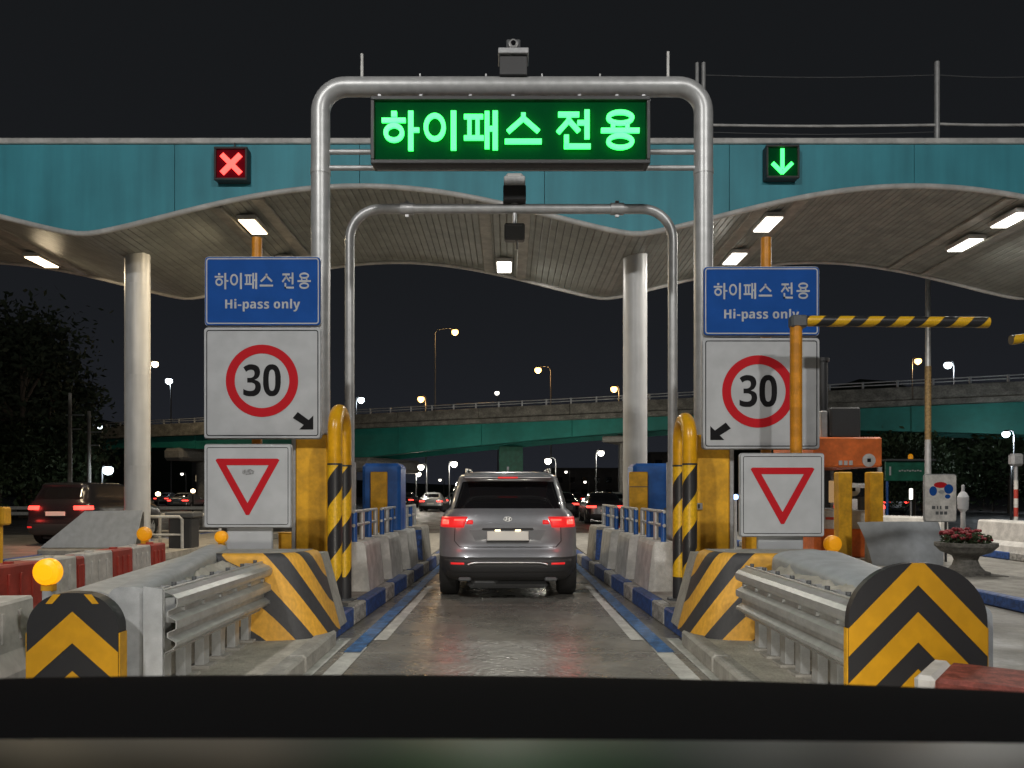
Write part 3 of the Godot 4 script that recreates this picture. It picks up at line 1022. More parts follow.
func chevron_board(t, w, h, r, arms, thick):
	# board outline with rounded shoulders
	var ol = [Vector2(-w / 2, 0), Vector2(w / 2, 0)]
	for i in 13:
		var a = PI / 2 * i / 12.0
		ol.append(Vector2(w / 2 - r + cos(a) * r, h - r * 0.9 + sin(a) * r * 0.9))
	for i in 13:
		var a = PI / 2 + PI / 2 * i / 12.0
		ol.append(Vector2(-w / 2 + r + cos(a) * r, h - r * 0.9 + sin(a) * r * 0.9))
	var m := Mb.new()
	m.prism(ol, -thick, Transform3D.IDENTITY)
	obj("board", m, M.chevron_black, t)
	for a in arms:     # apex height, band height, slope
		var band = [Vector2(0, a[0]), Vector2(w, a[0] - w * a[2]), Vector2(w, a[0] - a[1] - w * a[2]), Vector2(0, a[0] - a[1]), Vector2(-w, a[0] - a[1] - w * a[2]), Vector2(-w, a[0] - w * a[2])]
		for p in Geometry2D.intersect_polygons(PackedVector2Array(band), PackedVector2Array(ol)):
			m = Mb.new()
			m.prism(p, 0.003, Transform3D.IDENTITY)
			obj("chevron_stripe", m, M.chevron_yellow, t)
	# yellow side edge band
	for s in [-1, 1]:
		m = Mb.new()
		m.box(v3(s * (w / 2 + 0.004), (h - r) / 2, -thick / 2), v3(0.008, h - r, thick - 0.01))
		obj("side_band", m, M.yellow, t)

func cushions():
	var t = thing("chevron_board", "large black and yellow chevron board with rounded top at the guard rail end", "sign board", v3(2.25, 0.12, -4.4))
	chevron_board(t, 0.765, 0.895, 0.36, [[0.928, 0.154, 1.03], [0.625, 0.165, 1.03], [0.312, 0.15, 1.03]], 0.05)
	t = thing("chevron_board", "small black chevron board with one yellow chevron below the amber lamp", "sign board", v3(-2.62, 0.12, -4.8))
	chevron_board(t, 0.55, 0.68, 0.24, [[0.568, 0.188, 0.89], [0.212, 0.15, 0.89]], 0.10)
	var m: Mb
	for s in [-1, 1]:
		m = Mb.new()
		m.prism([Vector2(s * 0.07, 0.672), Vector2(s * 0.115, 0.672), Vector2(s * 0.16, 0.615), Vector2(s * 0.12, 0.615)], 0.003, Transform3D.IDENTITY)
		obj("corner_tape", m, M.yellow, t)
	t = thing("crash_cover", "smooth grey rounded steel cover beside the guard rail by the closed lane", "barrier", v3(-2.40, 0.12, -5.05), "grey rounded covers at the island noses")
	obj("cover", cover_mesh(v3(0, 0, 0), v3(-0.35, 0, -2.45), 0.26, 0.24, 0.69, 0.80), M.grey_paint, t)
	t = thing("crash_cover", "darker grey rounded cover behind the amber lamp and small chevron board", "barrier", v3(-2.95, 0.12, -5.55), "grey rounded covers at the island noses")
	obj("cover", cover_mesh(v3(0, 0, 0), v3(0.06, 0, -1.9), 0.42, 0.3, 0.60, 0.72), M.grey_paint, t)
	t = thing("crash_cover", "grey rounded cover between the guard rail and the big chevron board top", "barrier", v3(2.52, 0.12, -4.55), "grey rounded covers at the island noses")
	obj("cover", cover_mesh(v3(0, 0, 0), v3(0.06, 0, -2.3), 0.46, 0.66, 0.66, 0.79), M.grey_plate, t)

# ---------------------------------------------------------------- gantries
func gantries():
	var D = 9.3
	var t = thing("sign_gantry", "tall grey steel pipe gantry arching over the lane with the lit green sign", "gantry", v3(0, 0.2, -D))
	var xl = -2.19; var xr = 2.26; var top = 6.12 - 0.2; var r = 0.11; var R = 0.30
	var path = [v3(xl, 0, 0), v3(xl, 2.0, 0), v3(xl, 4.0, 0), v3(xl, top - R, 0)] + arc(v3(xl + R, top - R, 0), R, PI, PI / 2, 10).slice(1) + arc(v3(xr - R, top - R, 0), R, PI / 2, 0, 10) + [v3(xr, 4.0, 0), v3(xr, 2.0, 0), v3(xr, 0, 0)]
	var m := Mb.new()
	m.tube(path, r, 28)
	obj("pipe_frame", m, M.galvanised, t)
	for x in [xl, xr]:
		m = Mb.new()
		m.box(v3(x, 0.01, 0), v3(0.42, 0.02, 0.42), Basis.IDENTITY, 0.005)
		obj("base_plate", m, M.galvanised, t)
		m = Mb.new()
		m.tube([v3(x, 4.9, 0), v3(x, 4.96, 0)], r + 0.006, 24)
		obj("weld_collar", m, M.galvanised, t)
	for y in [152, 168]:
		m = Mb.new()
		var yy = EYE - (y - 493.0) / F * D - 0.2
		m.tube([v3(xl, yy, 0), v3(xr, yy, 0)], 0.03, 12)
		obj("cross_bar", m, M.galvanised, t)
	for px in [[362, 54], [668, 52]]:
		var p = at(px[0], px[1], D)
		m = Mb.new()
		m.tube([v3(p.x, top + 0.05, 0), v3(p.x, p.y - 0.2, 0)], 0.018, 8)
		obj("spike", m, M.white_trim, t)
	for px in [486, 542, 420, 600]:
		m = Mb.new()
		m.tube([v3((px - 509.0) / F * D, top + 0.09, 0), v3((px - 509.0) / F * D, top + 0.15, 0)], 0.012, 6)
		obj("lifting_lug", m, M.galvanised, t)
	# camera on top of the gantry
	t = thing("traffic_camera", "small camera head on a dark box standing on top of the gantry", "camera", v3(0.05, 6.22, -D), "cameras over the lane")
	m = Mb.new()
	m.box(v3(0, 0.09, 0), v3(0.32, 0.22, 0.25), Basis.IDENTITY, 0.006)
	obj("box", m, M.black_box, t)
	m = Mb.new()
	m.box(v3(0, 0.235, 0.02), v3(0.35, 0.065, 0.30), Basis.IDENTITY, 0.006)
	obj("box_lid", m, M.sign_frame, t)
	m = Mb.new()
	m.box(v3(0.0, 0.335, 0), v3(0.165, 0.13, 0.22), Basis.IDENTITY, 0.015)
	obj("camera_head", m, M.dark_grey, t)
	m = Mb.new()
	m.lathe([[0.0, 0.0], [0.055, 0.0], [0.055, 0.03], [0.045, 0.034], [0.0, 0.034]], 20, Transform3D(Basis(Vector3.RIGHT, PI / 2), v3(0, 0.335, 0.105)))
	obj("lens_ring", m, M.chrome, t)
	m = Mb.new()
	m.lathe([[0.0, 0.0], [0.03, 0.0], [0.03, 0.01], [0.0, 0.012]], 16, Transform3D(Basis(Vector3.RIGHT, PI / 2), v3(0, 0.335, 0.136)))
	obj("lens", m, M.car_glass, t)
	# inner thinner gantry
	D = 11.0
	var q = thing("camera_gantry", "thin grey pipe gantry behind the big one carrying two cameras", "gantry", v3(0, 0.2, -D))
	xl = -2.19; xr = 2.25; top = EYE + 284.0 / F * D - 0.2; R = 0.42
	path = [v3(xl, 0, 0), v3(xl, 2.0, 0), v3(xl, 3.8, 0), v3(xl, top - R, 0)] + arc(v3(xl + R, top - R, 0), R, PI, PI / 2, 10).slice(1) + arc(v3(xr - R, top - R, 0), R, PI / 2, 0, 10) + [v3(xr, 3.8, 0), v3(xr, 2.0, 0), v3(xr, 0, 0)]
	m = Mb.new()
	m.tube(path, 0.065, 20)
	obj("pipe_frame", m, M.galvanised, q)
	for x in [xl, xr]:
		m = Mb.new()
		m.tube([v3(x, 0, 0), v3(x, 1.62, 0)], 0.085, 18)
		obj("sleeve", m, M.galvanised, q)
		m = Mb.new()
		m.box(v3(x, 0.01, 0), v3(0.3, 0.02, 0.3), Basis.IDENTITY, 0.004)
		obj("base_plate", m, M.galvanised, q)
	for px in [407, 617]:
		m = Mb.new()
		var x = (px - 509.0) / F * D
		m.tube([v3(x - 0.09, top, 0), v3(x + 0.09, top, 0)], 0.082, 16)
		m.box(v3(x, top, 0), v3(0.05, 0.22, 0.03))
		obj("clamp", m, M.galvanised, q)
	# cameras on the inner gantry
	var c = at(514.5, 189, D)
	t = thing("traffic_camera", "pale and dark camera box standing on the thin gantry pipe", "camera", v3(c.x, top + 0.2, -D), "cameras over the lane")
	m = Mb.new()
	m.box(v3(0, 0.17, 0), v3(0.31, 0.2, 0.32), Basis.IDENTITY, 0.01)
	obj("hood", m, M.black_box, t)
	m = Mb.new()
	m.box(v3(0, 0.33, 0), v3(0.29, 0.13, 0.32), Basis.IDENTITY, 0.012)
	obj("camera_body", m, M.booth_white, t)
	m = Mb.new()
	m.box(v3(0, 0.40, 0.02), v3(0.24, 0.09, 0.26), Basis.IDENTITY, 0.03)
	obj("cowl", m, M.white_trim, t)
	m = Mb.new()
	m.tube([v3(0, 0.04, 0), v3(0, 0.09, 0)], 0.05, 12)
	obj("bracket", m, M.galvanised, t)
	t = thing("traffic_camera", "dark flat camera box hanging below the thin gantry pipe", "camera", v3(c.x, top + 0.2, -D), "cameras over the lane")
	m = Mb.new()
	m.box(v3(0, -0.33, 0), v3(0.28, 0.22, 0.34), Basis(Vector3.RIGHT, 0.2), 0.02)
	obj("camera_body", m, M.dark_grey, t)
	m = Mb.new()
	m.tube([v3(0, -0.06, 0), v3(0, -0.24, 0)], 0.03, 10)
	m.tube([v3(0.03, -0.44, -0.02), v3(0.03, -0.55, -0.02)], 0.02, 8)
	obj("bracket", m, M.galvanised, t)
	m = Mb.new()
	m.box(v3(0, -0.28, 0.172), v3(0.22, 0.03, 0.02), Basis.IDENTITY, 0.005)
	obj("visor", m, M.sign_frame, t)
	led_sign()
	for l in [[232, 165, "red"], [781.5, 163, "green"]]:
		lane_light(l)

func led_sign():
	var D = 9.0
	var c = at(510.5, 130.5, D)
	var t = thing("lane_display", "large lit LED lane sign with green Korean lettering hung from the gantry", "sign", v3(c.x, c.y, -D))
	var W = 279.0 / F * D; var H = 67.0 / F * D
	var m := Mb.new()
	m.box(v3(0, 0, -0.12), v3(W, H, 0.2), Basis.IDENTITY, 0.015)
	obj("case", m, M.dark_grey, t)
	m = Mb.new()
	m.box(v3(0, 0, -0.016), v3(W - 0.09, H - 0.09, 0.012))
	obj("display_panel", m, M.led_bloom_panel, t)
	for e in [[0, H / 2 - 0.02, W, 0.045], [0, -H / 2 + 0.02, W, 0.045]]:
		m = Mb.new()
		m.box(v3(e[0], e[1], 0.0), v3(e[2], e[3], 0.06), Basis.IDENTITY, 0.006)
		obj("bezel", m, M.black_box, t)
	for sx in [-1, 1]:
		m = Mb.new()
		m.box(v3(sx * (W / 2 - 0.02), 0, 0), v3(0.042, H - 0.09, 0.06), Basis.IDENTITY, 0.006)
		obj("bezel", m, M.black_box, t)
	# lettering of raised LED strokes
	var k = D / F / 6.827
	var org = at(365, 85, D) - v3(c.x, c.y, -D)
	var xf = Transform3D(Basis(v3(k, 0, 0), v3(0, -k, 0), v3(0, 0, 1)), v3(org.x, org.y, 0.012))
	for s in SYL:
		m = Mb.new()
		syllable(m, s, 0.035, xf, 29.0)
		obj("lettering", m, M.led_green, t)
	# hanging straps and edge strips
	for px in [378, 420, 470, 513, 580, 618, 645]:
		m = Mb.new()
		m.box(v3((px - 509.0) / F * D - c.x, H / 2 + 0.03, -0.1), v3(0.035, 0.09, 0.03))
		obj("hanger", m, M.sign_frame, t)
	for y in [H / 2 + 0.02, -H / 2 - 0.03]:
		m = Mb.new()
		m.box(v3(0, y, -0.08), v3(W - 0.12, 0.02, 0.03))
		obj("edge_strip", m, M.sign_frame, t)
	var al := AreaLight3D.new()
	al.name = "lamp_glow"
	al.area_size = Vector2(W * 0.85, H * 0.5)
	al.light_color = lc(0.05, 1.0, 0.3); al.light_energy = 0.5
	al.area_range = 100.0; al.shadow_enabled = true
	t.add_child(al, true)
	al.position = v3(0, 0, 0.05); al.rotation_degrees.y = 180

func lane_light(l):
	var D = CF - 0.20
	var c = at(l[0], l[1], D)
	var red = l[2] == "red"
	var t = thing("lane_signal", "square lane signal showing a lit red cross on the teal canopy" if red else "square lane signal showing a lit green down arrow on the teal canopy", "signal", c)
	var S = 33.0 / F * D
	var m := Mb.new()
	m.box(v3(0, 0, -0.06), v3(S, S, 0.18), Basis.IDENTITY, 0.015)
	obj("case", m, M.black_box, t)
	m = Mb.new()
	m.box(v3(0, 0, 0.032), v3(S - 0.08, S - 0.08, 0.01))
	obj("display_panel", m, M.led_red_bloom_panel if red else M.led_bloom_panel, t)
	for e in [[0, 1], [0, -1], [1, 0], [-1, 0]]:
		m = Mb.new()
		m.box(v3(e[0] * (S / 2 - 0.02), e[1] * (S / 2 - 0.02), 0.05), v3(0.04 if e[0] else S, S - 0.085 if e[0] else 0.04, 0.09), Basis.IDENTITY, 0.005)
		obj("hood", m, M.black_box, t)
	m = Mb.new()
	if red:
		m.box(v3(0, 0, 0.052), v3(0.52, 0.10, 0.03), Basis(Vector3(0, 0, 1), PI / 4))
		m.box(v3(0, 0, 0.0525), v3(0.10, 0.52, 0.0301), Basis(Vector3(0, 0, 1), PI / 4))
	else:
		m.box(v3(0, 0.06, 0.052), v3(0.07, 0.40, 0.03))
		for sx in [-1, 1]:
			m.box(v3(sx * 0.095, -0.12, 0.0525), v3(0.285, 0.07, 0.0301), Basis(Vector3(0, 0, 1), sx * PI / 4))
	obj("lit_symbol", m, M.led_red if red else M.led_green, t)
	m = Mb.new()
	m.tube([v3(0.02, S / 2, -0.1), v3(0.02, 8.36 - c.y, -0.1)], 0.015, 6)
	obj("cable", m, M.dark_grey, t)

# ---------------------------------------------------------------- signs
func sign_plate(t, W, H, r, face, border, bcol, bin):
	var m := Mb.new()
	m.prism(rrect(W, H, r), 0.02, Transform3D(Basis.IDENTITY, v3(0, 0, -0.022)))
	obj("panel", m, M[face], t)
	# folded metal rim behind
	m = Mb.new()
	m.prism(rrect(W + 0.022, H + 0.022, r + 0.01), 0.03, Transform3D(Basis.IDENTITY, v3(0, 0, -0.054)))
	obj("rim", m, M.sign_frame, t)
	if border > 0:
		m = Mb.new()
		var o = rrect(W - bin * 2, H - bin * 2, r); var i = rrect(W - bin * 2 - border * 2, H - bin * 2 - border * 2, max(r - border, 0.005))
		for k in o.size():
			var k2 = (k + 1) % o.size()
			m.quad(v3(o[k].x, o[k].y, 0.0), v3(o[k2].x, o[k2].y, 0.0), v3(i[k2].x, i[k2].y, 0.0), v3(i[k].x, i[k].y, 0.0), v3(0, 0, 1))
		obj("border_line", m, M[bcol], t)
	# stiffening rails on the back
	for y in [-0.3, 0.3]:
		m = Mb.new()
		m.box(v3(0, H * y, -0.075), v3(W * 0.94, 0.05, 0.04))
		obj("back_rail", m, M.galvanised, t)

func flat_ring(m, ro, ri, seg, z, c = Vector2.ZERO):
	for i in seg:
		var a = TAU * i / seg; var b = TAU * (i + 1) / seg
		m.quad(v3(c.x + cos(a) * ro, c.y + sin(a) * ro, z), v3(c.x + cos(b) * ro, c.y + sin(b) * ro, z), v3(c.x + cos(b) * ri, c.y + sin(b) * ri, z), v3(c.x + cos(a) * ri, c.y + sin(a) * ri, z), v3(0, 0, 1))

func lane_signs():
	var D = 8.9
	var u = D / F
	for s in [-1, 1]:
		var side = "beside the red cross lane" if s < 0 else "beside the green arrow lane"
		var cx = 262.5 if s < 0 else 761.5
		var dy = 0.0 if s < 0 else 10.0
		# blue lane sign
		var t = thing("lane_sign", "blue sign with white Korean lettering and Hi-pass only " + side, "sign", at(cx, 291 + dy, D), "blue lane signs")
		sign_plate(t, 115 * u, 68 * u, 0.035, "sign_blue", 0.013, "sign_white", 0.012)
		var k = 58.4 * u / 1087.0
		var ox = -47.8 * u; var oy = 18.0 * u
		for w in [[SYL.slice(0, 4), ox - 118 * k, 1.0], [SYL.slice(4), ox + 67.4 * u - 1310 * k * 0.955, 0.955]]:
			for y in w[0]:
				var m := Mb.new()
				syllable(m, y, 0.002, Transform3D(Basis(v3(k * w[2], 0, 0), v3(0, -k * 1.14, 0), v3(0, 0, 1)), v3(w[1], oy + 188 * k * 1.14, -0.001)), 30.0)
				obj("lettering", m, M.sign_white, t)
		var m := Mb.new()
		text_on(m, "Hi-pass only", 75 * u, 12.6 * u, 0.002, v3(0.2 * u, -14.2 * u, 0.0))
		obj("lettering", m, M.sign_white, t)
		# speed limit sign
		t = thing("speed_sign", "square white speed limit 30 sign with black arrow " + side, "sign", at(cx - 0.2, 383 + dy + (0 if s < 0 else 0.5), D), "speed limit signs")
		sign_plate(t, 116 * u, 110 * u, 0.03, "sign_white", 0.010, "sign_black", 0.022)
		m = Mb.new()
		var rc = Vector2(-0.3 * u if s < 0 else -3 * u, 2.2 * u if s < 0 else 2.0 * u)
		flat_ring(m, 36.2 * u, 27.3 * u, 64, 0.001, rc)
		obj("red_ring", m, M.sign_red, t)
		m = Mb.new()
		text_on(m, "30", 37.5 * u, 32.0 * u, 0.002, v3(rc.x, rc.y + 0.6 * u, 0.0))
		obj("lettering", m, M.sign_black, t)
		# diagonal arrow
		m = Mb.new()
		var pts = []
		for p in [[0, 0], [0, 14], [-4.6, 9.5], [-15.5, 17.5], [-20.5, 11.5], [-9.5, 4.6], [-14, 0]]:
			pts.append(Vector2(p[0] * u * (1 if s < 0 else -1), p[1] * u))
		m.prism(pts, 0.002, Transform3D(Basis.IDENTITY, v3(51 * u * (1 if s < 0 else -1), -46.5 * u, 0)))
		obj("arrow", m, M.sign_black, t)
		# yield sign
		var D2 = 8.0
		var u2 = D2 / F
		var c = at(247.5, 486, D2) if s < 0 else at(782.5, 495, D2)
		t = thing("yield_sign", "white square yield sign with empty red triangle " + side, "sign", c, "yield signs")
		var W = 86 * u2 if s < 0 else 83 * u2
		sign_plate(t, W, 82 * u2, 0.02, "sign_white", 0.006, "sign_black", 0.022)
		m = Mb.new()
		var yo = 3.0 * u2
		var ou = [Vector2(-32 * u2, 26 * u2), Vector2(-30 * u2, 27.4 * u2), Vector2(30 * u2, 27.4 * u2), Vector2(32 * u2, 26 * u2), Vector2(1.6 * u2, -29.0 * u2), Vector2(-1.6 * u2, -29.0 * u2)]
		var inn = [Vector2(-21 * u2, 20.6 * u2), Vector2(-20.9 * u2, 20.8 * u2), Vector2(20.9 * u2, 20.8 * u2), Vector2(21 * u2, 20.6 * u2), Vector2(0.1 * u2, -16.8 * u2), Vector2(-0.1 * u2, -16.8 * u2)]
		for i in 6:
			var j = (i + 1) % 6
			m.quad(v3(ou[i].x, ou[i].y, 0.001), v3(ou[j].x, ou[j].y, 0.001), v3(inn[j].x, inn[j].y, 0.001), v3(inn[i].x, inn[i].y, 0.001), v3(0, 0, 1))
		obj("red_triangle", m, M.sign_red, t)
		if s < 0:
			m = Mb.new()
			m.prism([Vector2(-5, 16), Vector2(3, 17), Vector2(7, 15), Vector2(6, 12), Vector2(-1, 11), Vector2(-5.5, 12.5)].map(func(p): return p * u2), 0.001, Transform3D(Basis.IDENTITY, v3(0, 0, 0)))
			obj("smudge", m, M.smudge, t)
		m = Mb.new()
		m.box(v3(0, -82 * u2 / 2 - 0.11, -0.08), v3(0.46, 0.3, 0.05), Basis.IDENTITY, 0.01)
		obj("lower_plate", m, M.sign_white, t)
		m = Mb.new()
		m.tube([v3(0, 0.2, -0.13), v3(0, 0.13 - c.y, -0.13)], 0.038, 12)
		obj("post", m, M.galvanised, t)
		# orange pole that carries the upper signs
		var pc = at(257 if s < 0 else 766, 238, D + 0.2)
		t = thing("sign_pole", "round orange pole standing behind the blue and speed signs " + side, "pole", v3(pc.x, 0.2, -D - 0.2), "orange sign poles")
		m = Mb.new()
		m.tube([v3(0, 0, 0), v3(0, pc.y - 0.2, 0)], 0.058, 14)
		obj("pole", m, M.orange_pole, t)
		m = Mb.new()
		m.tube([v3(0, 0, 0), v3(0, 0.02, 0)], 0.13, 14)
		obj("base_plate", m, M.galvanised, t)
		for y in [[300, 0.0], [360, 0.0], [410, 0.0]]:
			m = Mb.new()
			m.box(v3(0.12 * s * -1, EYE - (y[0] + dy - 493) / F * D - 0.2, 0.095), v3(0.5, 0.05, 0.06))
			obj("bracket", m, M.galvanised, t)
	# orange post with a striped arm, in front of the signs by the booth side
	D = 8.35
	var b = at(796, 322, D)
	var q = thing("height_bar", "orange post with a horizontal black and yellow striped arm at its top", "barrier", v3(b.x, 0.12, -D), "striped arms over the lanes")
	var m := Mb.new()
	m.tube([v3(0, 0, 0), v3(0, b.y - 0.12, 0)], 0.062, 16)
	obj("post", m, M.orange_pole, q)
	m = Mb.new()
	m.box(v3(0.02, b.y - 0.12, 0.0), v3(0.17, 0.13, 0.13), Basis.IDENTITY, 0.02)
	obj("pivot_head", m, M.dark_grey, q)
	m = Mb.new()
	m.tube([v3(0.10, b.y - 0.11, 0), v3((988 - 796) / F * D, b.y - 0.125, 0)], 0.056, 16, true, 0.31)
	obj("striped_arm", m, M.arm_tape, q)
	m = Mb.new()
	m.box(v3(0, 0.01, 0), v3(0.26, 0.02, 0.26), Basis.IDENTITY, 0.004)
	obj("base_plate", m, M.galvanised, q)
	D = 9.4
	b = at(1011, 340, D)
	q = thing("height_bar", "end of a second striped arm reaching in from the lane past the booth", "barrier", v3(b.x + 3.2, 0.0, -D), "striped arms over the lanes")
	m = Mb.new()
	m.tube([v3(-3.2, b.y, 0), v3(-0.08, b.y + 0.28, 0)], 0.056, 16, true, 0.31)
	obj("striped_arm", m, M.arm_tape, q)
	m = Mb.new()
	m.tube([v3(0, 0, 0), v3(0, b.y + 0.3, 0)], 0.062, 14)
	obj("post", m, M.orange_pole, q)

# ---------------------------------------------------------------- movable barriers, beacons, plates
func water_barrier(called, label, col, where, turn, L, H, W, group):
	var t = thing(called, label, "barrier", where, group)
	t.rotation.y = turn
	var m := Mb.new()
	var prof = [Vector2(-W / 2, 0), Vector2(-W / 2, H * 0.25), Vector2(-W * 0.30, H * 0.45), Vector2(-W * 0.28, H - 0.02), Vector2(-W * 0.25, H), Vector2(W * 0.25, H), Vector2(W * 0.28, H - 0.02), Vector2(W * 0.30, H * 0.45), Vector2(W / 2, H * 0.25), Vector2(W / 2, 0)]
	m.prism(prof, L - 0.02, Transform3D(Basis.IDENTITY, v3(0, 0, -L / 2 + 0.01)))
	obj("shell", m, M["barrier_" + col], t)
	for sx in [-1, 1]:
		for k in 3:
			m = Mb.new()
			m.box(v3(sx * W * 0.295, H * 0.72, -L * 0.27 + L * 0.27 * k), v3(0.02, H * 0.34, 0.035), Basis.IDENTITY, 0.006)
			obj("rib", m, M["barrier_" + col], t)
	m = Mb.new()
	m.lathe([[0.045, 0], [0.045, 0.02], [0.0, 0.022]], 12, Transform3D(Basis.IDENTITY, v3(0, H - 0.002, 0)))
	obj("filler_cap", m, M["barrier_" + col], t)
	return t

func beacon(label, px, d, rpx, m_, base_y):
	var c = at(px[0], px[1], d)
	var r = rpx / F * d
	var t = thing("warning_beacon", label, "beacon", v3(c.x, base_y, c.z), "round amber beacons on the islands")
	var y = c.y - base_y
	var m := Mb.new()
	m.lathe([[0.0, -0.05], [r * 0.97, -0.04], [r, -0.03], [r, 0.0], [r * 0.96, 0.018], [r * 0.6, 0.034], [0.0, 0.04]], 28, Transform3D(Basis(Vector3.RIGHT, PI / 2), v3(0, y, 0)))
	obj("lens_disc", m, m_, t)
	m = Mb.new()
	m.box(v3(0, y - r * 1.15, -0.02), v3(r * 0.95, r * 0.7, 0.06), Basis.IDENTITY, 0.01)
	obj("battery_case", m, M.yellow, t)
	if y - r * 1.4 > 0.01:
		m = Mb.new()
		m.tube([v3(0, 0, -0.02), v3(0, y - r * 1.4, -0.02)], min(0.045, r * 0.45), 12)
		obj("stem", m, M.grey_paint, t)
	return t

func barriers():
	# red and white plastic barriers closing the neighbouring lane
	var ds = [[10.5, 10.07, "red"], [10.07, 9.58, "white"], [9.58, 9.1, "red"], [9.1, 8.5, "white"], [8.5, 8.34, "red"], [8.34, 7.72, "white"], [7.72, 7.05, "red"]]
	var ord = ["topmost of the line farthest down the closed lane", "second", "third", "fourth", "narrow fifth", "sixth", "seventh"]
	for i in ds.size():
		var q = ds[i]
		var lab = "%s plastic water barrier in the line by the closed lane, %s" % [q[2], ["first at the far end", "second from far end", "third from far end", "fourth from far end", "narrow fifth piece", "sixth from far end", "last and largest"][i]]
		water_barrier("water_barrier", lab, q[2], v3(-4.62, 0.0, -(q[0] + q[1]) / 2), 0.0, q[0] - q[1], 0.75 - (0.02 if i == 4 else 0.0), 0.40, "red and white barriers by the closed lane")
	water_barrier("water_barrier", "white plastic water barrier standing apart beside the small chevron board", "white", v3(-3.62, 0.0, -5.5), 0.1, 0.9, 0.64, 0.44, "")
	# red barrier with white end in front of the big chevron board
	var t = thing("concrete_barrier", "red painted low barrier with white end in front of big chevron board", "barrier", v3(2.05, 0.0, -3.95))
	t.rotation.y = 0.92
	var m := Mb.new()
	m.box(v3(0, 0.27, 0.83), v3(0.46, 0.54, 1.5), Basis.IDENTITY, 0.02)
	obj("body", m, M.barrier_faded, t)
	m = Mb.new()
	m.box(v3(0, 0.272, 0.04), v3(0.464, 0.545, 0.09), Basis.IDENTITY, 0.02)
	obj("white_end", m, M.barrier_white, t)
	m = Mb.new()
	m.lathe([[0.0, 0.0], [0.06, 0.0], [0.06, 0.01], [0.04, 0.012], [0.0, 0.005]], 16, Transform3D(Basis(Vector3.RIGHT, -PI / 2), v3(-0.02, 0.38, -0.004)))
	obj("end_hole", m, M.dark, t)
	# amber beacons
	beacon("glowing round amber beacon on grey post behind the small chevron board", [47, 572], 5.35, 13.5, M.beacon_lit, 0.0)
	beacon("small amber beacon standing on the red and white barriers", [144, 534], 10.28, 7.2, M.beacon_dim, 0.75)
	beacon("small amber beacon at the far end of the grey cover", [221, 537], 7.62, 6.2, M.beacon_dim, 0.12)
	beacon("amber beacon between the yield sign and grey steel plate", [833, 544], 8.2, 8.6, M.beacon_dim, 0.0)
	# grey nose plates of the neighbouring islands
	t = thing("nose_plate", "leaning grey steel nose plate in front of the dark red-lit car", "barrier", v3(-8.65, 0.0, -16.6))
	m = Mb.new()
	var xf = Transform3D(Basis(Vector3.RIGHT, -0.5), v3(0, 0.27, 0.25))
	m.prism([Vector2(-0.92, 0), Vector2(0.86, 0), Vector2(1.0, 0.10), Vector2(0.98, 0.86), Vector2(-0.22, 0.84)], 0.03, xf)
	obj("plate", m, M.grey_plate, t)
	m = Mb.new()
	m.prism([Vector2(-0.9, 0.27), Vector2(0.95, 0.27), Vector2(0.95, 1.0), Vector2(-0.2, 0.99)], 0.03, Transform3D(Basis.IDENTITY, v3(0, 0, -0.3)))
	m.box(v3(0.0, 0.13, -0.0), v3(1.9, 0.26, 0.7), Basis.IDENTITY, 0.03)
	obj("base", m, M.concrete, t)
	t = thing("nose_plate", "curved grey steel nose plate beside the stone flower planter", "barrier", v3(6.95, 0.0, -14.0))
	m = Mb.new()
	var rows = []
	for i in 9:
		var r = []
		var f = i / 8.0
		for j in 17:
			var g = j / 16.0 * 2 - 1
			r.append(v3(g * lerpf(0.62, 0.73, f) + 0.03 * (1 - f), 0.14 + 0.74 * f + 0.02 * (1 - g * g) * f, 0.25 - 0.30 * f * f - 0.25 * g * g))
		rows.append(r)
	m.grid(rows)
	obj("plate", m, M.grey_plate, t)
	m = Mb.new()
	m.box(v3(0, 0.3, -0.42), v3(0.9, 0.6, 0.5), Basis.IDENTITY, 0.05)
	m.box(v3(0, 0.07, 0.05), v3(1.5, 0.14, 0.9), Basis.IDENTITY, 0.03)
	obj("base", m, M.concrete, t)
	# neighbouring islands with their kerbs
	for q in [[6.0, 8.6, 8.9, "b"], [-9.6, -7.2, 15.0, "a"], [10.5, 12.4, 12.0, "c"]]:
		var isl = struct_root("island_pavement")
		m = Mb.new()
		m.prism([Vector2(q[0] + 0.14, -q[2]), Vector2(q[1], -q[2]), Vector2(q[1], -26), Vector2(q[0] + 0.14, -26)], 0.14, Transform3D(Basis(Vector3.RIGHT, Vector3(0, 0, 1), Vector3.UP), v3(0, 0, 0)))
		obj("island_top", m, M.concrete, isl)
		var d = q[2]
		var k = 0
		while d < 25:
			var len_ = 1.6 if k % 2 == 0 else 0.8
			m = Mb.new()
			m.box(v3(q[0] + 0.065, 0.075, -d - len_ / 2), v3(0.13, 0.155, len_ - 0.015), Basis.IDENTITY, 0.015)
			obj("kerb_stone", m, [M.blue_paint, M.white_kerb][k % 2], isl)
			d += len_; k += 1

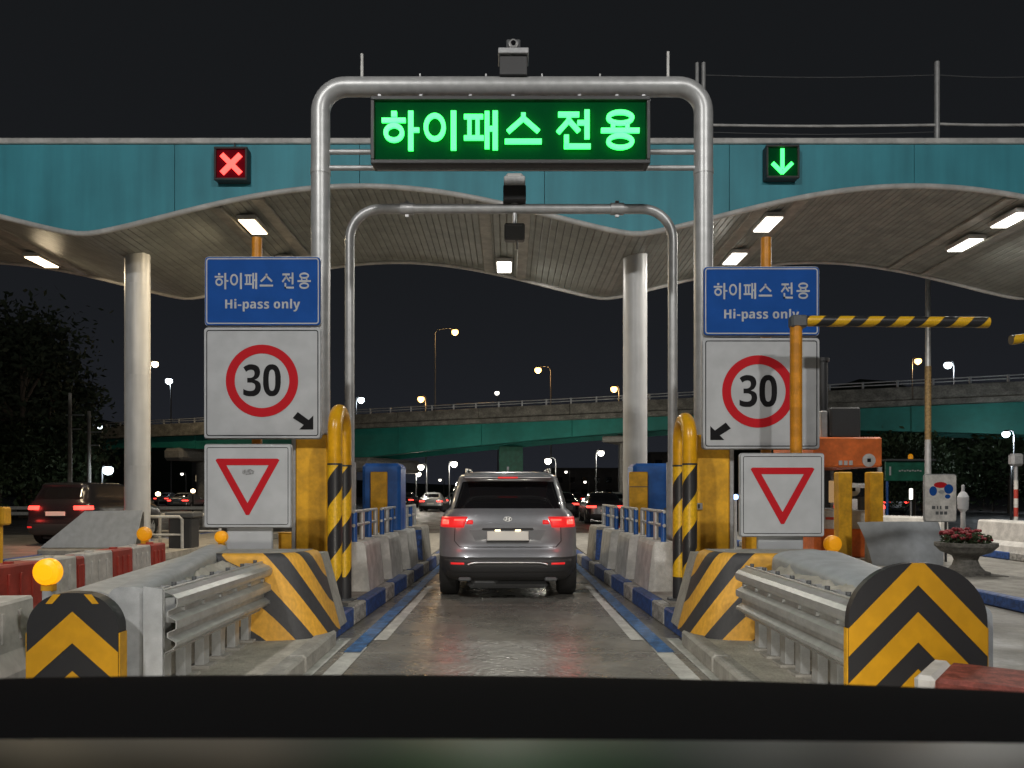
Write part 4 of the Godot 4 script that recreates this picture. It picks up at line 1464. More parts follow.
# ---------------------------------------------------------------- toll booth
func booth():
	var D = 15.6
	var cx = (848.0 - 509.0) / F * D
	var t = thing("toll_booth", "orange and white toll booth with dark window and lit interior", "booth", v3(cx, 0.14, -D))
	var W = 1.34
	var dep = 2.4
	var yb = func(py): return EYE - (py - 493.0) / F * D - 0.14
	var m := Mb.new()
	m.box(v3(0, (yb.call(437) + yb.call(467)) / 2, -dep / 2), v3(W, yb.call(437) - yb.call(467), dep), Basis.IDENTITY, 0.03)
	obj("orange_header", m, M.booth_orange, t)
	m = Mb.new()
	m.box(v3(0, yb.call(510) / 2 + 0.12, -dep / 2), v3(W - 0.06, yb.call(510) - 0.24, dep - 0.06), Basis.IDENTITY, 0.02)
	obj("lower_wall", m, M.booth_white, t)
	m = Mb.new()
	m.box(v3(0, 0.28, -dep / 2 + 0.03), v3(W - 0.02, 0.56, dep - 0.04), Basis.IDENTITY, 0.02)
	obj("orange_skirt", m, M.booth_orange, t)
	var y0 = yb.call(510); var y1 = yb.call(467)
	for p in [[-W / 2 + 0.04, -0.04], [W / 2 - 0.04, -0.04], [-W / 2 + 0.04, -dep + 0.04], [W / 2 - 0.04, -dep + 0.04]]:
		m = Mb.new()
		m.box(v3(p[0], (y0 + y1) / 2, p[1]), v3(0.07, y1 - y0, 0.07))
		obj("window_post", m, M.galvanised, t)
	m = Mb.new()
	m.box(v3(0, (y0 + y1) / 2, -dep + 0.03), v3(W - 0.1, y1 - y0, 0.04))
	obj("rear_panel", m, M.dark_grey, t)
	for q in [[0.06, 0.14, 0.30], [0.24, 0.10, 0.22], [-0.42, 0.16, 0.26]]:
		m = Mb.new()
		m.box(v3(q[0], y0 + 0.06 + q[2], -0.9), v3(q[1], q[2] * 1.5, 0.05), Basis.IDENTITY, 0.01)
		obj("lit_screen", m, M.booth_lit, t)
	var glass := StandardMaterial3D.new()
	glass.albedo_color = Color(0.03, 0.035, 0.04, 0.35); glass.transparency = BaseMaterial3D.TRANSPARENCY_ALPHA; glass.roughness = 0.05
	M.pane = glass
	m = Mb.new()
	m.box(v3(0, (y0 + y1) / 2, -0.05), v3(W - 0.15, y1 - y0 - 0.01, 0.008))
	obj("window_pane", m, glass, t)
	m = Mb.new()
	m.box(v3(0.30, y0 + 0.13, 0.03), v3(0.22, 0.26, 0.12), Basis.IDENTITY, 0.02)
	obj("card_reader", m, M.black_box, t)
	# round white notices
	for q in [[0.10, y0 + 0.40], [0.40, y1 + 0.13]]:
		m = Mb.new()
		m.lathe([[0.0, 0.0], [0.13, 0.0], [0.13, 0.012], [0.0, 0.013]], 20, Transform3D(Basis(Vector3.RIGHT, PI / 2), v3(q[0], q[1], 0.01)))
		obj("notice_disc", m, M.booth_white, t)
		m = Mb.new()
		m.box(v3(q[0], q[1], 0.026), v3(0.07, 0.07, 0.006))
		obj("notice_mark", m, M.sign_black, t)
	for q in [-0.1, 0.0, 0.1]:
		m = Mb.new()
		m.box(v3(q - 0.05, y1 + 0.08, 0.012), v3(0.07, 0.09, 0.02), Basis.IDENTITY, 0.004)
		obj("emblem_piece", m, M.booth_white, t)
	for k in 2:
		m = Mb.new()
		m.box(v3(-0.35 + 0.28 * k, (y0 + 0.56) / 2 + 0.02, -0.02), v3(0.16, 0.05, 0.014))
		obj("notice_print", m, M.barrier_red, t)
	# dark machine on the roof
	var q = thing("roof_unit", "dark equipment box with a vertical pipe on the orange booth roof", "equipment", v3(cx, 0.14 + yb.call(437), -D))
	m = Mb.new()
	m.box(v3(0.02, 0.30, -0.5), v3(0.60, 0.60, 0.7), Basis.IDENTITY, 0.03)
	obj("box", m, M.black_box, q)
	m = Mb.new()
	m.box(v3(-0.36, 0.27, -0.55), v3(0.14, 0.54, 0.6), Basis.IDENTITY, 0.02)
	obj("side_duct", m, M.galvanised, q)
	m = Mb.new()
	m.tube([v3(-0.30, 0.3, -0.5), v3(-0.30, 1.55, -0.5)], 0.10, 14)
	m.tube([v3(-0.30, 1.55, -0.5), v3(-0.30, 1.62, -0.5)], 0.13, 14)
	obj("pipe", m, M.black_box, q)
	# square yellow guard posts
	for p in [[843, 472, 552, "beside the round amber beacon"], [874, 472, 550, "by the white van and booth corner"]]:
		var d = 14.9
		var a = at(p[0], p[1], d)
		var g = thing("guard_post", "square yellow guard post in front of the booth " + p[3], "post", v3(a.x, 0.14, a.z), "yellow guard posts by the booth")
		m = Mb.new()
		m.box(v3(0, (a.y - 0.14) / 2, 0), v3(0.25, a.y - 0.14, 0.25), Basis.IDENTITY, 0.02)
		obj("post", m, M.yellow, g)
		m = Mb.new()
		m.box(v3(0, 0.02, 0), v3(0.36, 0.04, 0.36), Basis.IDENTITY, 0.008)
		obj("foot", m, M.concrete, g)

# ---------------------------------------------------------------- cars
# a car body is a stack of rounded plan outlines; rows: height, half width, rear, front (metres, rear at 0, forward is -z)
const SUV := [[0.27, 0.80, 0.14, 4.45], [0.34, 0.88, 0.05, 4.6], [0.46, 0.915, 0.0, 4.68], [0.58, 0.925, 0.0, 4.7], [0.66, 0.93, 0.03, 4.7], [0.70, 0.93, 0.07, 4.7], [0.80, 0.93, 0.08, 4.68], [0.92, 0.925, 0.075, 4.62], [1.02, 0.91, 0.09, 4.4], [1.10, 0.885, 0.12, 4.0], [1.16, 0.84, 0.15, 3.75], [1.20, 0.79, 0.18, 3.6], [1.30, 0.775, 0.25, 3.42], [1.42, 0.74, 0.34, 3.2], [1.54, 0.70, 0.43, 2.95], [1.60, 0.675, 0.40, 2.8], [1.645, 0.635, 0.40, 2.6], [1.675, 0.56, 0.46, 2.4], [1.69, 0.42, 0.62, 2.1]]
const SEDAN := [[0.22, 0.78, 0.14, 4.5], [0.30, 0.86, 0.03, 4.65], [0.45, 0.90, 0.0, 4.7], [0.62, 0.91, 0.04, 4.7], [0.78, 0.905, 0.07, 4.6], [0.90, 0.88, 0.10, 4.3], [0.98, 0.82, 0.18, 3.8], [1.03, 0.76, 0.75, 3.4], [1.15, 0.71, 0.95, 3.15], [1.28, 0.65, 1.2, 2.85], [1.38, 0.58, 1.45, 2.55], [1.43, 0.45, 1.65, 2.3], [1.45, 0.25, 1.85, 2.1]]

func car_row(rows, y):
	for i in rows.size() - 1:
		if y <= rows[i + 1][0]:
			var f = clampf((y - rows[i][0]) / (rows[i + 1][0] - rows[i][0]), 0, 1)
			return [lerpf(rows[i][1], rows[i + 1][1], f), lerpf(rows[i][2], rows[i + 1][2], f), lerpf(rows[i][3], rows[i + 1][3], f)]
	return [rows[-1][1], rows[-1][2], rows[-1][3]]

# point of the body; a = 0 at the middle of the rear, +-PI/2 the sides
func car_pt(rows, y, a, off = 0.0):
	var r = car_row(rows, y)
	var L = (r[2] - r[1]) / 2
	var sx = sin(a); var cz = cos(a)
	var p = v3(signf(sx) * pow(absf(sx), 0.42) * (r[0] + off), y, -(r[1] + L) + signf(cz) * pow(absf(cz), 0.16 if true else 0.2) * (L + off))
	return p

# angle on the rear where the half width is x
func car_ang(rows, y, x):
	var hw = car_row(rows, y)[0]
	var f = clampf(absf(x) / hw, 0.0, 1.0)
	return signf(x) * asin(pow(f, 1.0 / 0.42))

func car_patch(rows, y0, y1, x0, x1, off, ny = 6, nx = 16):   # x0/x1: [at y0, at y1]
	var m := Mb.new()
	var g = []; var gi = []
	for i in ny + 1:
		var y = lerpf(y0, y1, float(i) / ny)
		var r = []; var ri = []
		for j in nx + 1:
			var x = lerpf(lerpf(x0[0], x0[1], float(i) / ny), lerpf(x1[0], x1[1], float(i) / ny), float(j) / nx)
			var a = car_ang(rows, y, x)
			var edge = i == 0 or i == ny or j == 0 or j == nx
			r.append(car_pt(rows, y, a, -0.012 if edge else off))
		g.append(r)
	m.grid(g, null, false)
	return m

func make_car(called, label, kind, paint, where, rows, lit = true, lights_on = 0.0):
	var t = thing(called, label, "car", where)
	var m := Mb.new()
	var g = []
	var first = 3 if rows == SUV else 2
	for i in rows.size():
		var r = []
		for j in 73: r.append(car_pt(rows, rows[i][0], TAU * j / 72.0 - PI))
		g.append(r)
	var low = []
	for j in 73: low.append(v3(g[0][0].x, 0, 0).lerp(g[0][j], 0.0) if false else v3(g[0][j].x * 0.9, g[0][0].y, g[0][j].z * 0.96 - 0.08))
	var lower = [low] + g.slice(0, first + 1)
	m.grid(g.slice(first), null, false)
	var roof = []
	for j in 36: roof.append(Vector2(g[-1][j * 2].x, g[-1][j * 2].z))
	m.prism(roof, 0.004, Transform3D(Basis(Vector3.RIGHT, v3(0, 0, 1), Vector3.UP), v3(0, rows[-1][0] - 0.004, 0)))
	obj("body", m, paint, t)
	m = Mb.new()
	m.grid(lower, null, false)
	var fl = []
	for j in 36: fl.append(Vector2(low[j * 2].x, low[j * 2].z))
	m.prism(fl, 0.01, Transform3D(Basis(Vector3.RIGHT, v3(0, 0, 1), Vector3.UP), v3(0, rows[0][0], 0)))
	obj("lower_body", m, M.cladding, t)
	# wheels
	var R = 0.36 if rows == SUV else 0.32
	for sx in [-1, 1]:
		for z in [-0.95, -3.72]:
			var w := Mb.new()
			var xo = rows[3][1] - 0.245
			var xf = Transform3D(Basis(Vector3(0, 0, 1), -PI / 2 * sx), v3(sx * xo, R, z))
			w.lathe([[R * 0.62, 0.0], [R * 0.9, 0.0], [R, 0.03], [R, 0.22], [R * 0.95, 0.248], [R * 0.66, 0.25], [R * 0.64, 0.24]], 28, xf)
			var wn = obj("wheel", w, M.rubber, t)
			w = Mb.new()
			w.lathe([[0.0, 0.236], [R * 0.15, 0.24], [R * 0.2, 0.215], [R * 0.6, 0.225], [R * 0.66, 0.245], [R * 0.66, 0.02]], 28, xf)
			for k in 5:
				var a = TAU * k / 5
				w.box(xf * v3(cos(a) * R * 0.38, 0.232, sin(a) * R * 0.38), v3(R * 0.5, 0.02, 0.05), xf.basis * Basis(Vector3.UP, -a))
			obj("rim", w, M.galvanised, wn)
	return t

func cars():
	# the grey SUV ahead
	var t = make_car("suv_car", "grey SUV with lit brake lights waiting in the lane under the green sign", "suv", M.paint_grey, v3(-0.015, 0.0, -10.2), SUV)
	var m: Mb
	obj("rear_window", car_patch(SUV, 1.175, 1.575, [-0.755, -0.64], [0.755, 0.64], 0.006, 10, 24), M.car_glass, t)
	for sx in [-1, 1]:
		m = Mb.new()
		var g = []
		for i in 7:
			var y = lerpf(1.215, 1.56, i / 6.0)
			var r = []
			for j in 13: r.append(car_pt(SUV, y, sx * lerpf(1.15, 2.45, j / 12.0), 0.005))
			g.append(r)
		m.grid(g, null, sx < 0)
		obj("side_window", m, M.car_glass, t)
		# rear lamp: dark red lens with two glowing elements
		var lens = obj("tail_lamp", car_patch(SUV, 0.945, 1.105, [sx * 0.56, sx * 0.50], [sx * 0.90, sx * 0.885], 0.012, 8, 16), M.tail_dim, t)
		obj("tail_light", car_patch(SUV, 0.985, 1.065, [sx * 0.745, sx * 0.745], [sx * 0.85, sx * 0.85], 0.020, 6, 8), M.tail_hot, lens)
		obj("tail_light", car_patch(SUV, 1.035, 1.07, [sx * 0.535, sx * 0.53], [sx * 0.70, sx * 0.70], 0.018, 4, 8), M.tail_hot, lens)
		obj("tail_lamp_tip", car_patch(SUV, 0.99, 1.06, [sx * 0.44, sx * 0.44], [sx * 0.555, sx * 0.52], 0.012, 4, 6), M.tail_dim, t)
		obj("reflector", car_patch(SUV, 0.475, 0.52, [sx * 0.53, sx * 0.53], [sx * 0.75, sx * 0.75], 0.012, 4, 8), M.tail_dim, t)
		# mirrors
		m = Mb.new()
		m.box(v3(sx * 0.99, 1.16, -2.75), v3(0.20, 0.14, 0.10), Basis.IDENTITY, 0.04)
		m.box(v3(sx * 0.88, 1.12, -2.75), v3(0.12, 0.05, 0.06), Basis.IDENTITY, 0.015)
		obj("mirror", m, M.cladding, t)
		# roof rails
		m = Mb.new()
		m.tube([v3(sx * 0.56, 1.66, -0.62), v3(sx * 0.565, 1.72, -0.72), v3(sx * 0.565, 1.735, -1.6), v3(sx * 0.55, 1.70, -2.35)], 0.018, 8)
		obj("roof_rail", m, M.chrome, t)
		# exhaust tip and mud skirt
		m = Mb.new()
		m.box(v3(sx * 0.55, 0.30, -0.02), v3(0.16, 0.05, 0.06), Basis.IDENTITY, 0.015)
		obj("exhaust_tip", m, M.dark_grey, t)
	# spoiler with stop lamp
	m = Mb.new()
	m.box(v3(0, 1.612, -0.33), v3(1.16, 0.05, 0.24), Basis(Vector3.RIGHT, 0.08), 0.02)
	var sp = obj("spoiler", m, M.paint_grey, t)
	m = Mb.new()
	m.box(v3(0, 1.60, -0.205), v3(0.26, 0.022, 0.016), Basis.IDENTITY, 0.004)
	obj("stop_light", m, M.tail_dim, sp)
	m = Mb.new()
	m.prism([Vector2(0, 0), Vector2(0.16, 0), Vector2(0.03, 0.08), Vector2(0.0, 0.08)], 0.03, Transform3D(Basis(Vector3.UP, PI / 2), v3(-0.015, 1.685, -0.9)))
	obj("fin_antenna", m, M.paint_grey, t)
	# tailgate outline grooves and plate recess
	for seg in [[Vector2(-0.68, 1.06), Vector2(-0.69, 0.78)], [Vector2(-0.69, 0.78), Vector2(-0.62, 0.705)], [Vector2(-0.62, 0.705), Vector2(0.62, 0.705)], [Vector2(0.62, 0.705), Vector2(0.69, 0.78)], [Vector2(0.69, 0.78), Vector2(0.68, 1.06)]]:
		m = Mb.new()
		var path = []
		for i in 13:
			var p = seg[0].lerp(seg[1], i / 12.0)
			path.append(car_pt(SUV, p.y, car_ang(SUV, p.y, p.x), -0.004))
		m.tube(path, 0.008, 6)
		obj("gate_seam", m, M.dark, t)
	m = Mb.new()
	m.prism([Vector2(-0.49, 0.10), Vector2(0.49, 0.10), Vector2(0.38, -0.11), Vector2(-0.38, -0.11)], 0.012, Transform3D(Basis(Vector3.RIGHT, 0.16), v3(0, 0.83, -0.088)))
	obj("plate_recess", m, M.paint_grey, t)
	m = Mb.new()
	m.box(v3(0, 0.935, -0.066), v3(0.66, 0.03, 0.03), Basis.IDENTITY, 0.01)
	obj("handle_strip", m, M.cladding, t)
	for sx in [-1, 1]:
		m = Mb.new()
		m.box(v3(sx * 0.13, 0.922, -0.054), v3(0.07, 0.012, 0.02), Basis.IDENTITY, 0.004)
		obj("plate_light", m, M.lamp_warm, t)
	m = Mb.new()
	m.box(v3(0, 0.85, -0.060), v3(0.53, 0.118, 0.012), Basis.IDENTITY, 0.004)
	obj("number_plate", m, M.plate, t)
	m = Mb.new()
	m.box(v3(0, 0.778, -0.058), v3(0.55, 0.022, 0.02), Basis.IDENTITY, 0.005)
	obj("plate_holder", m, M.dark, t)
	# badge: oval ring with slanted letter
	m = Mb.new()
	ring_band(m, Vector2.ZERO, 0.055, 0.032, 0.007, 0.008, Transform3D(Basis.IDENTITY, v3(0, 1.065, -0.095)), 24)
	for q in [[-0.022, 0.3], [0.022, 0.3]]: m.box(v3(q[0], 1.065, -0.088), v3(0.012, 0.055, 0.008), Basis(Vector3(0, 0, 1), -q[1]))
	m.box(v3(0, 1.065, -0.088), v3(0.05, 0.010, 0.0081), Basis(Vector3(0, 0, 1), 0.3))
	obj("badge", m, M.paint_silver, t)
	# bumper: painted top step, black cladding, silver skid strip
	m = Mb.new()
	obj("bumper_cladding", car_patch(SUV, 0.36, 0.565, [-0.84, -0.89], [0.84, 0.89], 0.008, 8, 24), M.cladding, t)
	m = Mb.new()
	var path = []
	for i in 25:
		var x = lerpf(-0.50, 0.50, i / 24.0)
		path.append(car_pt(SUV, 0.515 - 0.03 * pow(absf(x) / 0.5, 8), car_ang(SUV, 0.5, x), 0.014))
	m.tube(path, 0.016, 8)
	obj("skid_strip", m, M.chrome, t)
	m = Mb.new()
	m.box(v3(0.0, 0.20, -0.55), v3(1.05, 0.09, 0.6), Basis.IDENTITY, 0.04)
	m.tube([v3(-0.6, 0.24, -0.95), v3(0.6, 0.24, -0.95)], 0.06, 10)
	m.box(v3(-0.3, 0.25, -0.28), v3(0.35, 0.12, 0.22), Basis.IDENTITY, 0.05)
	obj("underbody", m, M.dark_grey, t)
	for sx in [-1, 1]:
		var l := OmniLight3D.new()
		l.name = "tail_glow"
		l.light_color = lc(1.0, 0.04, 0.03); l.light_energy = 0.03; l.light_size = 0.1; l.omni_range = 40.0; l.omni_attenuation = 2.0; l.shadow_enabled = true
		t.add_child(l, true)
		l.position = v3(sx * 0.80, 1.02, 0.10)
	# other cars
	simple_car("suv_car", "dark SUV with glowing red tail lights in the lane behind the leaning grey plate", M.paint_black, v3(-12.05, 0, -21.2), SUV, true, 0.3)
	simple_car("black_car", "black car ahead of the dark SUV in the outer lane", M.paint_black, v3(-22.8, 0, -45.0), SUV, false)
	simple_car("red_lit_car", "distant car with two red tail lights driving away beyond the closed lane", M.paint_silver, v3(-5.9, 0, -60.0), SEDAN, true)
	simple_car("distant_car", "farther small car with red tail lights close to the grey SUV roof line", M.paint_silver, v3(-4.6, 0, -68.0), SEDAN, true)
	simple_car("braking_car", "dark car with bright red lights beyond the booth-side railing", M.paint_black, v3(4.4, 0, -36.0), SEDAN, true, 0.1)
	simple_car("distant_car", "dark car between the grey SUV and the booth-side railing", M.paint_black, v3(3.1, 0, -45.0), SEDAN, true)
	simple_car("distant_car", "small silver car past the blue cabinet of the booth-side island", M.paint_silver, v3(6.6, 0, -48.0), SEDAN, true)
	simple_car("white_van", "white car with red tail light partly hidden by the orange booth", M.paint_white, v3(9.9, 0, -22.6), SUV, true, 0.08)
	far_cars()
	simple_car("far_car", "far car with red lights under the overpass beyond the closed lane", M.paint_black, v3(-9.5, 0, -72.0), SEDAN, true)
	simple_car("far_car", "far car with red lights under the overpass past the booth lanes", M.paint_black, v3(12.5, 0, -66.0), SEDAN, true)

func far_cars():
	var k = 0
	for q in [[404, 78, 0], [390, 92, 1], [462, 96, 2], [577, 88, 1], [627, 62, 0], [643, 84, 2], [660, 74, 1], [176, 66, 0], [196, 84, 2], [214, 72, 1], [160, 90, 0], [898, 52, 1]]:
		var place = "beyond the closed lane" if q[0] < 300 else "in the stream beyond the closed-lane railing" if q[0] < 509 else "in the stream beyond the booth-side railing" if q[0] < 800 else "behind the booth under the green board"
		var t = simple_car("traffic_car", "small distant %s car with red tail lights %s" % [["silver", "black", "white"][q[2]], place], [M.paint_silver, M.paint_black, M.paint_white][q[2]], v3((q[0] - 509.0) / F * q[1], 0, -q[1]), SEDAN, true)
		t.set_meta("group", "distant cars driving away")
		k += 1

func simple_car(called, label, paint, where, rows, lit, glow_e = 0.0):
	var t = make_car(called, label, "", paint, where, rows)
	var suv = rows == SUV
	if suv:
		obj("rear_window", car_patch(rows, 1.205, 1.555, [-0.70, -0.585], [0.70, 0.585], 0.006, 8, 16), M.car_glass, t)
	else:
		obj("rear_window", car_patch(rows, 1.05, 1.36, [-0.66, -0.54], [0.66, 0.54], 0.006, 8, 16), M.car_glass, t)
	var y0 = 0.94 if suv else 0.72; var y1 = 1.07 if suv else 0.84
	for sx in [-1, 1]:
		obj("tail_lamp", car_patch(rows, y0, y1, [sx * 0.45, sx * 0.42], [sx * 0.90, sx * 0.88], 0.012, 6, 12), M.tail_hot if lit else M.lens_red, t)
		var m := Mb.new()
		m.box(v3(sx * 0.98, 1.1 if suv else 0.98, -2.6), v3(0.18, 0.13, 0.09), Basis.IDENTITY, 0.03)
		obj("mirror", m, paint, t)
		if suv: obj("reflector", car_patch(rows, 0.46, 0.52, [sx * 0.6, sx * 0.6], [sx * 0.8, sx * 0.8], 0.012, 4, 6), M.tail_dim, t)
		if glow_e > 0.0:
			var l := OmniLight3D.new()
			l.name = "tail_glow"
			l.light_color = lc(1.0, 0.05, 0.04); l.light_energy = glow_e; l.light_size = 0.15; l.omni_range = 60.0; l.omni_attenuation = 2.0; l.shadow_enabled = true
			t.add_child(l, true)
			l.position = v3(sx * 0.7, y1, 0.12)
	var m := Mb.new()
	m.box(v3(0, 0.85 if suv else 0.6, -0.045 if suv else -0.03), v3(0.52, 0.115, 0.014), Basis.IDENTITY, 0.004)
	obj("number_plate", m, M.plate, t)
	m = Mb.new()
	m.box(v3(0, 0.21, -0.6), v3(1.0, 0.1, 0.6), Basis.IDENTITY, 0.03)
	obj("underbody", m, M.dark, t)
	return t

# ---------------------------------------------------------------- lamps
func street_lamp(label, head, d, pole_x, mkey, energy, on_deck = false, rpx = 3.4, group = "street lamps beyond the toll plaza"):
	var h = at(head[0], head[1], d)
	var px = at(pole_x, head[1], d).x
	var base = 0.0
	if on_deck: base = 7.49
	var t = thing("street_lamp", label, "street lamp", v3(px, base, -d), group)
	var y = h.y - base
	var r = rpx / F * d
	var dx = h.x - px
	if absf(dx) < 0.05: dx = 0.6 * signf(dx + 0.001)
	var pr = clampf(0.0011 * d, 0.06, 0.12)
	var m := Mb.new()
	m.tube([v3(0, -0.02, 0), v3(0, y * 0.5, 0), v3(0, y - 0.1, 0), v3(dx * 0.12, y + r * 0.7, 0), v3(dx * 0.5, y + r * 1.05, 0), v3(dx, y + r * 1.0, 0)], [pr, pr * 0.85, pr * 0.7, pr * 0.55, pr * 0.5, pr * 0.5], 8)
	obj("pole", m, M.dark_grey, t)
	m = Mb.new()
	m.lathe([[0.0, r * 1.05], [r * 0.5, r * 1.0], [r * 0.7, r * 0.8], [r * 0.7, r * 0.61], [0.0, r * 0.61]], 14, Transform3D(Basis.IDENTITY, v3(dx, y, 0)))
	obj("lamp_head", m, M.dark_grey, t)
	m = Mb.new()
	m.lathe([[0.0, -r], [r * 0.5, -r * 0.87], [r * 0.87, -r * 0.5], [r, 0.0], [r * 0.87, r * 0.5], [r * 0.6, r * 0.59], [0.0, r * 0.6]], 14, Transform3D(Basis.IDENTITY, v3(dx, y, 0)))
	obj("lamp_lens", m, M[mkey], t)
	if energy > 0.0:
		var col = {"lamp_orange": [1.0, 0.55, 0.2], "lamp_warm": [1.0, 0.78, 0.5], "lamp_white": [1.0, 0.93, 0.8], "lamp_cool": [0.85, 0.93, 1.0]}[mkey]
		lamp_omni(t, v3(dx, y - r * 1.0, 0.05), col, energy, 0.25)
	return t

func lamps():
	street_lamp("tall orange street lamp standing on the overpass above the grey SUV", [455, 332], 68.0, 435, "lamp_orange", 18.0, true)
	street_lamp("orange street lamp with arm, second along the overpass", [538, 370], 75.0, 551, "lamp_orange", 13.5)
	street_lamp("low orange lamp just over the overpass railing", [614, 389], 66.0, 619, "lamp_orange", 9.0)
	street_lamp("orange lamp at the overpass railing beside the tall lamp pole", [421, 399], 76.0, 426, "lamp_orange", 9.0)
	street_lamp("white lamp over the overpass railing beside the yellow hoop", [356, 400], 95.0, 356, "lamp_cool", 9.0)
	street_lamp("warm lamp high beside the canopy column of the closed lane", [155, 364], 73.0, 150, "lamp_warm", 26.0)
	street_lamp("white lamp below the warm one beside the canopy column", [169, 381], 100.0, 171, "lamp_cool", 14.0)
	street_lamp("bright white street lamp on a short pole behind the dark SUV", [108, 470], 42.0, 102, "lamp_cool", 1.4, false, 5.0)
	street_lamp("small lamp on a tall thin pole among the dark trees", [100, 427], 60.0, 89, "lamp_cool", 0.7, false, 2.2)
	street_lamp("faint lamp deep among the dark trees", [33, 438], 55.0, 36, "lamp_far", 0.0, false, 2.0)
	street_lamp("higher white lamp of the pair beyond the closed lane's blue cabinet", [421, 467], 62.0, 427, "lamp_white", 11.2, false, 3.2)
	street_lamp("lower white lamp of the pair beyond the closed lane's blue cabinet", [418.5, 474], 80.0, 416, "lamp_white", 9.0, false, 2.6)
	street_lamp("white street lamp between the blue cabinet and the SUV", [454, 464], 58.0, 449, "lamp_white", 11.2, false, 3.4)
	street_lamp("white street lamp rising behind the SUV roof", [548, 461], 58.0, 556, "lamp_white", 11.2, false, 3.4)
	street_lamp("white lamp beside the slim pier under the overpass", [601, 453], 55.0, 596, "lamp_white", 9.9, false, 3.2)
	street_lamp("tiny far lamp above the overpass over the SUV", [497, 393], 130.0, 498, "lamp_far", 0.0, false, 2.4)
	street_lamp("orange lamp above the overpass beside the tall slim mast", [918, 361], 60.0, 912, "lamp_orange", 13.5)
	street_lamp("white lamp above the overpass next to the orange one", [948, 365], 64.0, 954, "lamp_cool", 13.5, false, 3.8)
	street_lamp("white lamp under the overpass past the booth, higher of two", [1006, 434], 46.0, 1014, "lamp_cool", 11.2, false, 3.6)
	street_lamp("white lamp under the overpass past the booth, lower of two", [993, 439], 62.0, 993, "lamp_cool", 6.8, false, 2.8)
	street_lamp("small white lamp beside the red and white striped pole", [1013, 463], 40.0, 1011, "lamp_cool", 1.8, false, 2.6)
	street_lamp("white lamp low between the yield sign and yellow cabinet by the closed lane", [293, 490], 60.0, 297, "lamp_warm", 2.2, false, 2.8)
	for q in [[380, 478, 110], [396, 470, 140], [440, 480, 150], [480, 474, 170], [535, 478, 150], [566, 472, 120], [585, 482, 180], [622, 470, 130], [655, 476, 150], [182, 474, 95], [205, 482, 130], [62, 470, 75], [20, 480, 70], [980, 462, 85], [946, 470, 110]]:
		street_lamp("tiny distant white street lamp low over the far road " + ("beyond the closed lane" if q[0] < 300 else "beyond the open lane" if q[0] < 800 else "past the booth"), [q[0], q[1]], q[2], q[0] + 4, "lamp_far", 0.0, false, 1.5)
	# tall lamps of the plaza approach, behind the viewer's car
	for p in [[-7.0, 12.0, 4.5, 102.0, "of the approach road on the closed lane's side"], [7.5, 12.0, 5.5, 86.0, "of the approach road on the booth's side"]]:
		var t = thing("plaza_lamp", "tall white plaza lamp mast " + p[4], "street lamp", v3(p[0], 0, p[2]), "plaza lamp masts on the approach")
		var m := Mb.new()
		m.tube([v3(0, -0.02, 0), v3(0, 6, 0), v3(0, p[1], 0)], [0.13, 0.11, 0.08], 14)
		obj("pole", m, M.galvanised, t)
		m = Mb.new()
		var sx = -signf(p[0])
		m.tube([v3(0, p[1] - 0.1, 0), v3(sx * 0.9, p[1] + 0.2, 0)], 0.05, 10)
		obj("arm", m, M.galvanised, t)
		m = Mb.new()
		m.box(v3(sx * 1.0, p[1] + 0.22, 0), v3(1.2, 0.10, 0.7), Basis.IDENTITY, 0.03)
		obj("lamp_head", m, M.dark_grey, t)
		m = Mb.new()
		m.box(v3(sx * 1.0, p[1] + 0.15, 0), v3(1.05, 0.03, 0.55), Basis.IDENTITY, 0.01)
		obj("lamp_lens", m, M.lamp_white, t)
		lamp_omni(t, v3(sx * 1.0, p[1] - 0.25, 0), [1.0, 0.97, 0.93], p[3], 0.35)

# ---------------------------------------------------------------- trees
func make_tree_mesh(seed_, h, spread, leafs, size):
	var rng := RandomNumberGenerator.new()
	rng.seed = seed_
	var trunk := Mb.new()
	trunk.tube([v3(0, -0.1, 0), v3(0.1, h * 0.25, 0.05), v3(-0.05, h * 0.5, 0), v3(0.05, h * 0.8, 0.1)], [h * 0.022, h * 0.018, h * 0.013, h * 0.005], 8)
	var clumps = []
	for i in 16:
		var a = rng.randf() * TAU
		var f = rng.randf()
		var y = h * lerpf(0.28, 0.95, f)
		var rr = spread * (1.0 - pow(absf(f - 0.35) * 1.35, 2)) * rng.randf_range(0.35, 0.9)
		var p = v3(cos(a) * rr, y, sin(a) * rr)
		clumps.append([p, spread * rng.randf_range(0.28, 0.5)])
		trunk.tube([v3(0, y * 0.7, 0), v3(p.x * 0.5, y * 0.85, p.z * 0.5), p], [h * 0.009, h * 0.006, h * 0.002], 5, false)
	var crown := Mb.new()
	for i in leafs:
		var c = clumps[rng.randi() % clumps.size()]
		var d = v3(rng.randfn(), rng.randfn() * 0.75, rng.randfn()) * c[1] * 0.6
		var p = c[0] + d
		var n = v3(rng.randfn(), rng.randfn() + 0.5, rng.randfn()).normalized()
		var u = n.cross(v3(rng.randfn(), rng.randfn(), rng.randfn())).normalized()
		var w = n.cross(u)
		var s = size * rng.randf_range(0.6, 1.3)
		crown.tri(p - u * s, p + w * s * 0.45, p + u * s, n, n, n)
		crown.tri(p - u * s, p - w * s * 0.45, p + u * s, n, n, n)
	return [trunk, crown]

